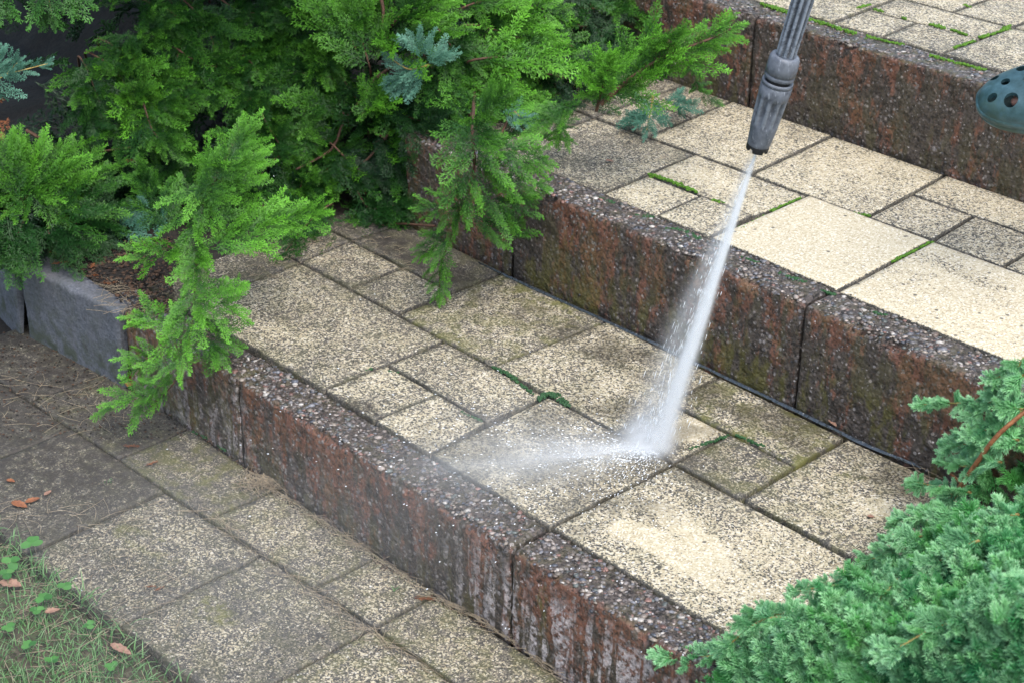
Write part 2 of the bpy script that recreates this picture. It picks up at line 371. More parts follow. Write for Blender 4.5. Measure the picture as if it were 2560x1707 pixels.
# ------------------------------------------------------------------ paving
terr = [None]*4
names = ["lower_paving", "middle_paving", "upper_paving", "top_paving"]
for t in range(4): terr[t] = tag(empty(names[t], (XT[t], YT[t], ZT[t])), kind='structure')
SL = {
 1: [(0,3,0,2,.40,.15,0,'large slab with pale washed streaks'),(3,6,0,2,.45,.1,0,0),(-2,0,0,2,.44,.1,0,0),(-4,-2,1,2,.50,.1,0,0),(-3,-2,0,1,.46,.1,0,0),(-4,-3,0,1,.46,.15,0,0),
     (-7,-4,0,2,.56,.2,0,0),(-10,-7,0,2,.66,.3,.2,0),(-7,-6,2,3,.56,.2,0,0),(-8,-7,2,3,.6,.2,.2,0),(-7,-5,3,4,.72,.3,.3,0),(-9,-7,3,4,.7,.2,.5,0),(-6,-5,2,3,.55,.2,0,0),
     (-5,-3,2,4,.55,.55,0,0),(-3,-1,2,4,.48,.2,0,0),(-1,0,2,3,.44,.1,0,0),(-1,1,3,4,.52,.7,0,0),(0,1,2,3,.57,.45,0,'small dark speckled slab'),(1,4,2,4,.47,.3,0,0),(4,6,2,4,.5,.2,0,0)],
 2: [(-2,0,0,2,.10,.0,0,'freshly cleaned bright cream slab'),(0,3,0,2,.14,.0,0,'large cleaned cream slab'),(3,6,0,2,.25,.0,0,0),(-3,-2,0,1,.38,.05,0,0),(-4,-3,0,1,.36,.05,0,0),(-4,-2,1,2,.36,.05,0,0),
     (-6,-4,0,2,.50,.1,0,0),(-8,-6,0,2,.6,.2,.2,0),(-3,-1,2,4,.33,.05,0,0),(-5,-3,2,4,.38,.05,0,0),(-6,-5,2,3,.48,.1,0,0),(-8,-6,2,3,.55,.1,.3,0),(-6,-5,3,4,.5,.1,.3,0),(-8,-6,3,4,.6,.1,.3,0),
     (-1,2,3,4,.36,.0,0,0),(-1,0,2,3,.40,.0,0,0),(0,1,2,3,.42,.05,0,0),(1,2,2,3,.36,.05,0,0),(2,5,2,4,.36,.05,0,0)],
 3: [(-1,0,0,1,.46,.1,0,0),(0,1,0,1,.47,.1,0,0),(1,4,0,2,.45,.1,0,0),(4,7,0,2,.45,.1,0,0),(-1,1,1,2,.44,.1,0,0),(-3,-1,0,2,.48,.2,0,0),(-5,-3,0,2,.5,.2,0,0),(-3,0,2,4,.42,.1,0,0),(0,1,2,4,.40,.1,0,0),(1,4,2,4,.42,.1,0,0),
     (4,7,2,4,.45,.1,0,0),(-5,-3,2,4,.5,.1,0,0),(-2,0,4,6,.45,.1,0,0),(0,3,4,6,.45,.1,0,0),(3,6,4,6,.45,.1,0,0),(-5,-2,4,6,.45,.1,0,0)],
 0: [(-2,0,-3,-1,.58,.18,.15,0),(0,2,-3,-1,.64,.22,.05,'lower slab with a green lichen patch'),(2,4,-3,-1,.6,.4,0,0),(-4,-2,-3,-1,.74,.2,.75,0),(-6,-4,-3,-1,.85,.2,1,0),(-1,1,-1,0,.60,.35,0,0),(1,2,-1,0,.60,.3,0,0),(2,4,-1,0,.58,.4,0,0),(4,7,-1,0,.58,.4,0,0),(4,7,-3,-1,.58,.4,0,0),  # far-left slabs: soil and dirt, raised further to paint in the shade there
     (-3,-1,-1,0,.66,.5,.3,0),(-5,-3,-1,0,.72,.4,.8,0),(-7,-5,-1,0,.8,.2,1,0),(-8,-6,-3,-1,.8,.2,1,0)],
}
PT = {(1,0,0):[(1480,1240,.060,.022,-4,.06,'d'),(1545,1265,.10,.030,-8,.12,'d'),(1590,1225,.085,.026,-8,.10,'d'),(1670,1330,.13,.040,-12,.18,'d'),(1780,1400,.15,.05,-5,.30,'d'),(1530,1180,.05,.02,-5,.2,'d'),(1440,1215,.03,.03,0,.1,'d')],
      (1,-1,2):[(1590,985,.045,.05,0,.08,'d')],
      (1,1,2):[(2010,1165,.04,.03,0,.28,'d'),(1930,1085,.05,.012,30,.9,'a')],
      (1,-5,2):[(1250,680,.16,.05,0,1.,'a')],
      (1,-1,3):[(1720,890,.10,.04,0,1.,'a')],
      (1,-7,3):[(960,590,.2,.05,0,.95,'s')],
      (1,-4,0):[(840,940,.05,.02,0,.95,'s')],
      (2,-6,0):[(1300,340,.14,.10,20,.66,'d'),(1420,340,.09,.09,20,.62,'d')],
      (2,0,0):[(2200,620,.12,.03,-5,.32,'d')],
      (0,0,-3):[(500,1400,.055,.035,0,1.,'a'),(560,1400,.05,.05,0,.75,'d'),(730,1480,.12,.05,0,.74,'d')],
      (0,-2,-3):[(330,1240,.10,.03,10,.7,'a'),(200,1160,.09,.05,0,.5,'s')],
      (0,-4,-3):[(80,1010,.30,.17,0,1.,'s')],  # soil patch, partly standing in for the shade over this corner
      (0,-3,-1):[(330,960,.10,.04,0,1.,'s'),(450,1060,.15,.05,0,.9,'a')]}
for k_ in list({(1,a[0],a[2]) for a in SL[1]}): PT[k_] = list(PT.get(k_, []))+[(1430,1030,.24,.20,0,.8,'w'),(1200,1080,.25,.16,0,.9,'w'),(1300,760,.45,.05,0,.8,'w'),(1800,980,.5,.05,0,.9,'w')]
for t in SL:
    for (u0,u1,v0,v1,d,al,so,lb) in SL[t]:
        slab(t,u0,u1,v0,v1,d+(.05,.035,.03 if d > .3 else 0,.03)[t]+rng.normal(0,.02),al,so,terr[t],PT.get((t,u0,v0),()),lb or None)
    # bedding of grit under the joints
    us = [s[0] for s in SL[t]]+[s[1] for s in SL[t]]; vs = [s[2] for s in SL[t]]+[s[3] for s in SL[t]]
    x0, x1 = XT[t]+min(us)*U, XT[t]+max(us)*U; y0, y1 = YT[t]+min(vs)*U, YT[t]+max(vs)*U
    if t > 0: x0 = max(x0, -1.22)
    if t < 3: y1 += -.005
    if t: y0 += .005
    else: y0 += .035; x0 = -1.7
    nx, ny = int((x1-x0)/.02), int((y1-y0)/.02); X, Y = np.meshgrid(np.linspace(x0,x1,nx), np.linspace(y0,y1,ny), indexing='ij')
    V = np.column_stack([X.ravel(), Y.ravel(), np.zeros(nx*ny)]); V[:,2] = ZT[t]-.016+(fbm(V,45,2)-.5)*.006
    mb = MB(); mb.add(V, grid_faces(nx,ny)); mb.build("jointing_grit", M_joint, terr[t])

# ------------------------------------------------------------------ terrain (one soil sheet) and grass bed
BX = -1.23
def bed(x, y):
    """soil level left of the steps"""
    ramp = np.interp(y, [-.095,-.078,0,.6,.8,1.4,1.6,3,6], [-.01,.196,.206,.20,.34,.42,.6,.66,.8])
    return ramp
def terrain(x, y):
    stepz = np.where(y < -.045, -.045, np.where(y < .695, .13, np.where(y < 1.43, .355, .575)))
    b = bed(x, y); w = np.clip((BX-.02-x)/.03, 0, 1); z = stepz*(1-w)+b*w
    lawn = np.clip((-.585-y)/.03, 0, 1)*.040
    return z + np.where(y < -.14, lawn, 0)
xs = np.unique(np.concatenate([np.linspace(-60,-4,20), np.linspace(-4,2.2,420), np.linspace(2.2,60,20)]))
ys = np.unique(np.concatenate([np.linspace(-60,-1.6,20), np.linspace(-1.6,3.4,340), np.linspace(3.4,60,20)]))
X, Y = np.meshgrid(xs, ys, indexing='ij'); V = np.column_stack([X.ravel(), Y.ravel(), np.zeros(X.size)])
V[:,2] = terrain(V[:,0], V[:,1]) + (fbm(V, 12, 4, 4)-.5)*.018*np.where((V[:,0]<BX-.04)|(V[:,1]<-.6), 1, .3)
mb = MB(); f = grid_faces(len(xs), len(ys)); cy = V[f].mean(1)
lawnf = (cy[:,1] < -.56); mb.add(V, f[~lawnf]); mb.F.append(f[lawnf]); mb.M.append(np.full(lawnf.sum(),1)); mb.SM.append(np.full(lawnf.sum(),True))
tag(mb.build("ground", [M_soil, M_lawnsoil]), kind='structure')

# ------------------------------------------------------------------ kerb stones
PEBC = np.array([(.13,.14,.17),(.20,.19,.19),(.26,.22,.19),(.34,.29,.24),(.12,.10,.09),(.18,.135,.11),(.42,.36,.32),(.30,.17,.14),(.15,.17,.16),(.22,.22,.24)])
def kerb(name, x0, x1, yf, ztop, zbot, depth, label, group, mat, pebbles=900, algae=(.2,.3), lime=None, yaw=0, tilt=0, rough=.0055, seed=1, extra=None, white=.05, topalg=.3):
    L = x1-x0-.004; r = .010; h = ztop-zbot; st = .006
    # profile: from bottom front up, over the top, down the back
    prof = []; nf = int(h/st)
    for i in range(nf): prof.append((0, -h+ (h-r)*i/nf, 1, i/nf))
    for k in range(5): a = math.pi/2*k/4; prof.append((r-r*math.cos(a), -r+r*math.sin(a), 1-k/4, 1))
    nt = int((depth-2*r)/st)
    for i in range(1, nt): prof.append((r+(depth-2*r)*i/nt, 0, 0, 1))
    for k in range(5): a = math.pi/2*k/4; prof.append((depth-r+r*math.sin(a), -r+r*math.cos(a), 0, 1))
    prof.append((depth, -h, 0, 0))
    prof = np.array(prof); nL = int(L/st); s = np.linspace(0, L, nL)
    # rounded ends
    end = np.minimum(s, L-s); inset = .004*np.clip(1-end/.006, 0, 1)**2
    S, J = np.meshgrid(np.arange(nL), np.arange(len(prof)), indexing='ij'); S=S.ravel(); J=J.ravel()
    cy0, cz0 = depth/2, -h/2
    Y = prof[J,0]; Zp = prof[J,1]
    Y = Y + np.sign(cy0-Y)*inset[S]; Zp = Zp - np.where(Zp>-.02, inset[S], 0)
    V = np.column_stack([s[S]+.002, Y, Zp])
    W = V + np.array([x0+seed*3.1, yf, ztop])
    face = prof[J,2]; up = prof[J,3]
    nz = (fbm(W, 28, seed, 4)-.5)*2; nzf = (fbm(W, 120, seed+5, 3)-.5)*2
    dsp = nz*rough + nzf*rough*.55
    isf = face > .5
    V[:,1] += np.where(Y < .02, -dsp, np.where(Y > depth-.012, 0, 0)); V[:,2] += np.where(up >= 1, dsp*.7, 0)
    # chipped upper arris
    ar = np.exp(-((Y-.004)**2+(Zp+.004)**2)/.012**2); chip = np.clip((fbm(W, 14, seed+9, 3)-.5)*5, 0, 1)*ar
    V[:,1] += chip*.011; V[:,2] -= chip*.010
    ca, sa = math.cos(yaw), math.sin(yaw); 
    def place(Q):
        Q = Q.copy(); x = Q[:,0]-L/2; y = Q[:,1]; X = x*ca-y*sa; Yy = x*sa+y*ca
        return np.column_stack([X+x0+L/2+.002, Yy+yf, Q[:,2]+ztop+tilt*(x)])
    al = np.full(len(V), algae[0]) + algae[1]*np.clip(1.2-up*1.6, 0, 1)*isf; al = np.where(isf, al, topalg)
    gx = V[:,0]+x0; lm = np.zeros(len(V))
    if lime: lm = np.interp(gx, [p[0] for p in lime], [p[1] for p in lime])*isf*np.clip((1.0-up)*3.5, 0, 1)
    for (ex, ez, rx, rz, val) in (extra or []):
        q = np.exp(-(((gx-ex)/rx)**2+((V[:,2]+ztop-ez)/rz)**2)); al = np.maximum(al, val*q*isf*1.6)
    mb = MB(); F = grid_faces(nL, len(prof)); Vp = place(V)
    mb.add(Vp, F[:, ::-1], 0, True, algae=np.clip(al,0,1), lime=lm, face=face, upper=up, col=np.full((len(V),3),.3))
    m = len(prof)
    for base in (0, (nL-1)*m):      # end caps
        idx = np.arange(m)+base; c = Vp[idx].mean(0); n0 = mb.n
        tri = np.stack([np.arange(m-1), np.arange(1,m), np.full(m-1,m)], 1)
        mb.add(np.vstack([Vp[idx], c]), tri, 0, False, algae=np.full(m+1,.2), lime=np.zeros(m+1), face=np.zeros(m+1), upper=np.zeros(m+1), col=np.full((m+1,3),.3))
    rg = np.random.default_rng(seed*11+3); npb = int(pebbles*L)
    for k in range(npb):
        a = min(rg.gamma(5, .00058), .0075)+.0012
        onface = rg.random() < .03
        px = rg.uniform(.006, L-.006)
        if onface: q = np.array([px, -.0005+rg.uniform(-.0005,.0015), -r-rg.random()**1.6*h*.9]); a *= .62; sc = np.array([a, a*.55, a*.8])
        else: q = np.array([px, rg.uniform(.003, depth-.003), -.0006+rg.uniform(-.0015,.0012)]); sc = np.array([a*rg.uniform(.8,1.35), a*rg.uniform(.7,1), a*.42]); 
        th = rg.uniform(0, math.pi)
        Vs = ICO1[0]*sc*(1+.12*rg.standard_normal((len(ICO1[0]),1)))
        if not onface: c_, s_ = math.cos(th), math.sin(th); Vs = np.column_stack([Vs[:,0]*c_-Vs[:,1]*s_, Vs[:,0]*s_+Vs[:,1]*c_, Vs[:,2]])
        if not onface and q[1] < .01: q[2] -= (.01-q[1])*.5
        pc = PEBC[rg.integers(len(PEBC))]*rg.uniform(.40,.95)
        if onface: pc = pc*.5
        elif rg.random() < white: pc = np.array([.50,.47,.43])*rg.uniform(.8,1.1)
        mb.add(place(Vs+q), ICO1[1], 1, True, algae=np.zeros(42 if len(Vs)==42 else len(Vs)), lime=np.zeros(len(Vs)), face=np.zeros(len(Vs)), upper=np.zeros(len(Vs)), col=np.tile(pc,(len(Vs),1)))
    o = mb.build(name, [mat, M_peb]); tag(o, label, "kerb stone", group); return o
g1, g2, g3 = "kerb stones edging the middle terrace", "kerb stones edging the upper terrace", "kerb stones edging the top terrace"
KD = K-.003
kerb("kerb_stone", -1.208, -.797, YT[1]-K, ZT[1]-.002, -.05, KD, "dark mossy kerb stone behind the drooping juniper branch", g1, M_kerb, 900, (.5,.5), [(-.84,.5),(-.80,.9),(-.79,.5)], seed=2, topalg=.5)
kerb("kerb_stone", -.795, -.003, YT[1]-K+.001, ZT[1]+.001, -.05, KD, "long red brown kerb stone of the front step under the drifting spray", g1, M_kerb, 1900, (.15,.5), [(-.795,.6),(-.74,.1),(-.6,.12),(-.3,.1),(-.2,.3),(-.1,.7),(0,.85)], seed=3, white=.06)
kerb("kerb_stone", -.001, .80, YT[1]-K, ZT[1], -.05, KD, "front step kerb stone with white chalky streaks down its face", g1, M_kerb, 1900, (.1,.15), [(0,.9),(.1,1),(.8,1)], seed=4, extra=[(.075,.12,.016,.07,1)])
kerb("kerb_stone", -1.14, -.779, YT[2]-K, ZT[2], ZT[1]-.05, KD, "shaded kerb stone of the middle step partly hidden by juniper", g2, M_kerb, 900, (.3,.5), seed=5)
kerb("kerb_stone", -.777, .023, YT[2]-K, ZT[2]+.001, ZT[1]-.05, KD, "rusty pebbled kerb stone of the middle step behind the water jet", g2, M_kerb, 1700, (.35,.75), seed=6, extra=[(-.06,.33,.014,.05,1),(-.05,.24,.14,.04,1),(-.6,.35,.02,.05,.8)])
kerb("kerb_stone", .025, .825, YT[2]-K-.001, ZT[2]-.001, ZT[1]-.05, KD, "middle step kerb stone reaching behind the blue green juniper", g2, M_kerb, 1700, (.35,.6), seed=7, extra=[(.15,.25,.2,.05,.9)])
kerb("kerb_stone", -1.5, -.728, YT[3]-K, ZT[3], ZT[2]-.05, KD, "dark kerb stone of the top step beside the juniper tips", g3, M_kerb, 700, (.3,.5), seed=8)
kerb("kerb_stone", -.726, .074, YT[3]-K, ZT[3]+.001, ZT[2]-.05, KD, "red brown top step kerb stone behind the lance nozzle", g3, M_kerb, 1300, (.15,.3), seed=9, topalg=.5)
kerb("kerb_stone", .076, .88, YT[3]-K-.001, ZT[3], ZT[2]-.05, KD, "top step kerb stone under the green clog at the right edge", g3, M_kerb, 1300, (.15,.3), seed=10)
kerb("edging_block", -1.57, -1.214, -.125, .188, -.03, .10, "pale grey concrete edging block left of the drooping branch", "grey edging blocks at the planting bed", M_grey, 0, (.25,.8), yaw=.10, seed=12, rough=.0022)
kerb("edging_block", -1.86, -1.585, -.135, .182, -.03, .10, "grey edging block with a rounded end at the far left", "grey edging blocks at the planting bed", M_grey, 0, (.5,.6), yaw=-.12, seed=13, rough=.003)

# ------------------------------------------------------------------ foliage templates
def slivers(base, tip, w, tipa, wmid=.45):
    """5-vertex bipyramid twigs; returns V,F"""
    n = len(base); d = tip-base; L = np.linalg.norm(d, axis=1, keepdims=True)+1e-9; dn = d/L
    up = np.tile([0.,0.,1.], (n,1)); up[np.abs(dn[:,2])>.95] = [1.,0,0]
    s = np.cross(dn, up); s /= np.linalg.norm(s, axis=1, keepdims=True)+1e-9; u = np.cross(s, dn); mid = base+d*wmid
    V = np.empty((n,5,3)); V[:,0] = base; V[:,4] = tip
    for k in range(3):
        a = 2*math.pi*k/3+.5; V[:,1+k] = mid + w[:,None]*(math.cos(a)*s+math.sin(a)*u)
    tri = np.array([[0,2,1],[0,3,2],[0,1,3],[4,1,2],[4,2,3],[4,3,1]])
    F = (np.arange(n)[:,None,None]*5+tri).reshape(-1,3)
    t0, t1 = tipa; A = np.empty((n,5)); A[:,0] = t0; A[:,1:4] = ((t0+t1)/2)[:,None]; A[:,4] = t1
    return V.reshape(-1,3), F, A.ravel()
def frond_template(rg, nside=12, flat=.30, L=1., wid=.26, tw=.0125, fan=34, dense=.8):
    """a feathery scale-leaf plume along +x, unit length, lying roughly in the xy plane"""
    B=[];T=[];Wd=[];a0=[];a1=[]
    def curve(t): return np.array([t*L, .035*math.sin(t*2.6), -.10*t*t*.6])
    pts = [curve(t) for t in np.linspace(0,1,9)]
    for i in range(8): B.append(pts[i]); T.append(pts[i+1]+ (pts[i+1]-pts[i])*.15); Wd.append(tw*.8*(1-.4*i/8)); a0.append(.1+.8*i/8); a1.append(.1+.9*(i+1)/8)
    for k in range(nside*2):
        t = .06+.92*(k/(nside*2))+rg.uniform(-.012,.012); side = 1 if k%2 else -1; o = curve(t)
        ln = wid*(math.sin(math.pi*min(1,(t*.78+.18)))**.8)*rg.uniform(.7,1.18)*(1.05-.45*t); ang = math.radians(fan+rg.uniform(-9,9)-10*t)*side
        el = rg.normal(0, flat); d = np.array([math.cos(ang)*math.cos(el), math.sin(ang)*math.cos(el), math.sin(el)])
        e = o+d*ln; curl = np.array([.18*ln,0,0.02*ln]); mid = o+d*ln*.55-curl*.1; e = e+curl
        B += [o, mid]; T += [mid, e]; Wd += [tw*.62, tw*.6]; ta = .15+.55*t; a0 += [ta, ta+.1]; a1 += [ta+.15, ta+.42]
        nt = max(2, int(ln/.036*dense))
        for j in range(nt):
            q = (j+.6)/nt; p = (o*(1-q/.55)+mid*(q/.55)) if q < .55 else (mid*(1-(q-.55)/.45)+e*((q-.55)/.45))
            for s2 in (1,-1):
                l2 = .105*rg.uniform(.6,1.15)*(1.1-.55*q)*(.75+.5*min(1,ln/.25)); a2 = math.radians(36+rg.uniform(-10,10))*s2
                dd = norm(e-o); perp = norm(np.cross([0,0,1], dd)+1e-6); el2 = rg.normal(0, flat*1.4)
                d2 = norm(math.cos(a2)*dd+math.sin(a2)*perp+np.array([0,0,el2]))
                B.append(p); T.append(p+d2*l2); Wd.append(tw*rg.uniform(.5,.72)); ta = .12+.5*t+.25*q; a0.append(ta); a1.append(ta+.4)
                # little side scales
                if l2 > .075:
                    for s3 in (1,-1):
                        pb = p+d2*l2*rg.uniform(.35,.6); d3 = norm(d2+.55*s3*perp+np.array([0,0,rg.normal(0,.2)])); B.append(pb); T.append(pb+d3*l2*.45); Wd.append(tw*.5); a0.append(ta+.1); a1.append(ta+.4)
    V,F,A = slivers(np.array(B), np.array(T), np.array(Wd), (np.array(a0), np.array(a1)))
    return V, F, np.clip(A,0,1)
rgT = np.random.default_rng(21)
FR = [frond_template(rgT, 12), frond_template(rgT, 11, .4), frond_template(rgT, 13, .3, wid=.21), frond_template(rgT, 10, .3, wid=.33, fan=42)]
FRC = [frond_template(rgT, 9, .3, wid=.30, tw=.02, dense=.6), frond_template(rgT, 8, .35, wid=.4, tw=.02, dense=.6)]     # lighter ones for the depth of the shrub
def needle_template(rg, side=5, nw=13):
    """short branchlet of whorled pointed needles, unit length along +x"""
    B=[];T=[];Wd=[];a0=[];a1=[]
    def axis(o, d, L, n, tb):
        d, s, u = frame(d)
        for i in range(n):
            t = i/(n-1); p = o+d*L*t; m = 6; ph = rg.uniform(0,6.28)
            for k in range(m):
                a = ph+2*math.pi*k/m+rg.uniform(-.3,.3); sp = math.radians(62-30*t+rg.uniform(-10,10)); l = .185*rg.uniform(.8,1.15)*(1-.35*t*t)
                dd = d*math.cos(sp)+(s*math.cos(a)+u*math.sin(a))*math.sin(sp); B.append(p); T.append(p+dd*l); Wd.append(.0165); a0.append(tb+.05); a1.append(tb+.35+.25*t)
        B.append(o); T.append(o+d*L); Wd.append(.013); a0.append(tb); a1.append(tb)
    axis(np.zeros(3), np.array([1.,0,.05]), .72, nw-2, .15)
    for k in range(side):
        t = .08+.7*k/side; s = 1 if k%2 else -1; a = math.radians(48+rg.uniform(-8,8))*s; axis(np.array([.72*t,0,0]), np.array([math.cos(a), math.sin(a), rg.uniform(-.1,.7)]), .36*rg.uniform(.7,1.1)*(1.1-.5*t), 8, .15+.15*t)
    V,F,A = slivers(np.array(B), np.array(T), np.array(Wd), (np.array(a0), np.array(a1)), .4)
    return V, F, np.clip(A,0,1)
ND = [needle_template(rgT), needle_template(rgT, 6, 12), needle_template(rgT, 4, 12), needle_template(rgT, 0, 8)]
def put(mb, tm, o, d, up, L, var, tipmul=1., tipadd=0., mat=0, wy=1.):
    V, F, A = tm; d, s, u = frame(d, up); W = o + L*(V[:,:1]*d + V[:,1:2]*s*wy + V[:,2:3]*u)
    mb.add(W, F, mat, False, tip=np.clip(A*tipmul+tipadd,0,1), var=np.full(len(V), var))
UPV = norm(np.array([.45,-.45,.9]))       # roughly the open side the fronds face
def plume(pts, width, rg, n=16, var=.5, tipmul=1., L0=None, up=UPV, T=FR, mat=0, mb=None, tip_len=1., spread=42, jit=.35, start=.05):
    """feathery spray: fronds set alternately along a curved axis, ending in a leader"""
    mb = mb or MB(); C = spline(pts, 24); n = max(6, int(n*.95)); spread = spread*.86
    for k in range(n):
        t = start+(1-start)*(k+.5)/n; i = min(int(t*23), 22); o = C[i]+(C[i+1]-C[i])*(t*23-i); tan = norm(C[min(i+1,23)]-C[max(i-1,0)])
        _, s, u = frame(tan, up); side = 1 if k%2 else -1
        a = math.radians(spread*(1.1-.5*t)+rg.uniform(-14,14)); w = width*(.55+.75*math.sin(math.pi*min(1,.25+.75*t)))*rg.uniform(.75,1.2)*(1.08-.25*t)
        d = norm(math.cos(a)*tan+math.sin(a)*side*s+u*rg.normal(.05,jit))
        put(mb, T[rg.integers(len(T))], o, d, up+rg.normal(0,.3,3), w, np.clip(var+rg.normal(0,.15),0,1), tipmul*rg.uniform(.8,1.15), 0, mat)
    put(mb, T[0], C[-4], norm(C[-1]-C[-5]), up, width*.9*tip_len, var, tipmul*1.1, 0, mat)
    return mb
def stem(pts, r0, r1, n=14): return tube(spline(pts, n), np.linspace(r0, r1, n), 6)

# ------------------------------------------------------------------ large green juniper on the left
def mound(x, y):
    g = np.interp(y, [-.2,-.1,.60,.75,1.35,1.5,4], [.0,.19,.2,.42,.42,.64,.7])
    edge = np.interp(y, [-.3,.0,.25,.65,.75,1.1,1.4,2.0,3], [-1.75,-1.62,-1.30,-1.20,-.98,-.95,-1.02,-1.15,-1.2])
    d = np.maximum(edge-x, 0); return g - .03 + 1.15*d/(1+.55*d)
def MP(x, y, off=0.): p = march(x, y, mound); return p - ray(x,y)*off       # off>0: nearer
rgF = np.random.default_rng(5)
jun = tag(empty("juniper_shrub", (-1.75, 1.0, .4)), "big spreading green juniper filling the upper left above the steps", "shrub")
woody = MB()
def sp2(mb, pix, width, n, var=.5, tip=1., T=FR, off=.0, wood=True, mat=0, spread=42, jit=.35, tl=1.):
    P = [MP(x, y, off) if len(q)==0 else np.array(at(x,y,q[0])) for x, y, *q in pix]
    plume(P, width, rgF, n, var, tip, mb=mb, T=T, mat=mat, spread=spread, jit=jit, tip_len=tl)
    if wood: woody.add(*stem([P[0]+ray(*pix[0][:2])*.16-np.array([0,0,.03])]+[q+ray(*pix[0][:2])*.01 for q in P], .0035, .001), smooth=True)
# deep dim layer: many small sprays scattered over the mound behind the bright ones
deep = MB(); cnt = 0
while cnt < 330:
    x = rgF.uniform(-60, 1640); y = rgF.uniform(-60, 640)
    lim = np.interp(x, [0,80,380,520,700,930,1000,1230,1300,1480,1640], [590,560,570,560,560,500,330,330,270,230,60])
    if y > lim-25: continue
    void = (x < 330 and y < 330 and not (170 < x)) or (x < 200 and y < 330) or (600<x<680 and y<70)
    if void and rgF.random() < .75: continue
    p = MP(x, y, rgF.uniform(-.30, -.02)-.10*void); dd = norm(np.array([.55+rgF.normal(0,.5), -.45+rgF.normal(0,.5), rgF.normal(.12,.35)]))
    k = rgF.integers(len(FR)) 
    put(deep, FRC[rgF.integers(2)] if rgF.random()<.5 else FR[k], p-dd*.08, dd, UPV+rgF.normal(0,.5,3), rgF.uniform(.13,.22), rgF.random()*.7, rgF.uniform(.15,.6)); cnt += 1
# visible sprays, grouped into limbs
LIMBS = {
 'far_left': [([(200,120),(290,170),(385,215)],.10,14,.5,.95),([(230,90),(330,140),(390,120)],.09,12,.4,.6),([(270,170),(320,240),(385,290)],.10,16,.7,1.1),([(300,130),(360,190),(370,280)],.10,14,.6,.95),
      ([(330,240),(350,300),(380,330)],.09,10,.4,.7),([(180,130),(200,160),(230,240)],.09,8,.3,.5)],
 'top': [([(360,10),(420,60),(400,160)],.11,14,.45,.6),([(420,0),(480,70),(500,170)],.12,16,.45,.65),([(480,-20),(560,30),(660,20)],.12,14,.5,.6),([(500,60),(580,130),(640,120)],.11,14,.5,.65),
      ([(400,110),(470,150),(590,160)],.11,14,.5,.65),([(540,-30),(600,-10),(680,-5)],.1,10,.4,.5),([(330,0),(370,40),(340,100)],.1,12,.4,.5),([(560,130),(610,190),(560,240)],.1,12,.4,.5)],
 'centre': [([(800,200),(740,130),(650,60)],.11,18,.6,.95),([(820,120),(790,60),(740,-10)],.12,18,.6,.9),([(850,160),(830,90),(800,20)],.11,18,.7,1.),([(870,250),(800,220),(700,200)],.11,16,.5,.75),
      ([(900,60),(940,20),(1000,0)],.12,16,.6,.9),([(880,90),(940,90),(1040,70)],.11,18,.6,.9),([(860,100),(900,20),(880,-40)],.11,14,.5,.8),([(960,110),(1000,170),(1040,250)],.10,14,.4,.6),
      ([(720,300),(650,230),(600,260)],.10,14,.5,.8),([(800,280),(760,240),(690,300)],.11,16,.5,.75),([(760,180),(700,170),(640,160)],.10,12,.4,.6),([(830,270),(850,245),(885,230)],.085,12,.75,1.15),([(760,320),(700,330),(620,300)],.10,14,.5,.75)],
 'lower': [([(760,380),(720,420),(640,450)],.11,16,.4,.6),([(860,330),(900,320),(930,350)],.09,12,.7,.95),([(800,360),(860,400),(930,460)],.11,14,.3,.5),([(700,400),(690,470),(760,540)],.11,14,.3,.5),
      ([(820,440),(850,480),(920,470)],.10,12,.35,.5),([(640,360),(600,400),(560,440)],.11,14,.4,.6),([(900,360),(940,390),(1000,380)],.09,10,.5,.6),([(760,470),(700,520),(640,600)],.10,14,.4,.55),([(850,500),(780,550),(730,580)],.09,12,.5,.6),([(600,470),(640,520),(700,560)],.1,12,.4,.5),([(870,420),(880,450),(880,500)],.09,10,.35,.5)],
 'right': [([(1060,60),(1130,60),(1230,70)],.11,16,.6,.95),([(1080,140),(1200,130),(1335,135)],.12,22,.65,1.05),([(1060,20),(1150,0),(1290,35)],.12,20,.6,1.),([(1100,60),(1200,90),(1310,115)],.12,20,.6,1.),([(1060,100),(1110,180),(1190,240)],.12,20,.55,.9),
      ([(1090,200),(1150,240),(1240,230)],.11,16,.55,.9),([(1060,-20),(1100,-10),(1180,-30)],.12,12,.5,.8),([(1000,60),(1040,110),(1080,130)],.11,12,.5,.7),([(1180,300),(1230,290),(1300,280)],.09,10,.5,.75),([(1160,250),(1200,310),(1260,330)],.09,12,.5,.8),([(1080,260),(1100,300),(1150,330)],.1,12,.45,.65)],
 'back_right': [([(1290,20),(1400,20),(1530,0)],.12,16,.45,.6),([(1320,60),(1420,70),(1540,50)],.11,16,.45,.6),([(1360,-20),(1460,-20),(1600,-10)],.12,14,.5,.6),([(1480,-20),(1560,0),(1640,30)],.10,12,.5,.7),([(1280,90),(1350,120),(1400,60)],.1,12,.4,.5),
      ([(1300,150),(1330,210),(1290,250)],.1,12,.4,.55),([(1240,170),(1320,180),(1380,160)],.1,12,.4,.55),([(1270,-30),(1300,-10),(1370,-10)],.1,12,.45,.6)],
}
LIMBS['inner_right'] = [([(850,300),(900,330),(950,370)],.10,14,.3,.5),([(880,240),(940,270),(1010,290)],.11,16,.35,.55),([(840,380),(890,420),(930,470)],.09,12,.3,.45),([(900,200),(980,230),(1040,300)],.11,16,.35,.6),([(820,430),(870,470),(915,505)],.09,12,.3,.4),([(920,300),(960,330),(985,380)],.08,10,.4,.6),([(760,330),(810,380),(860,410)],.10,14,.35,.5)]
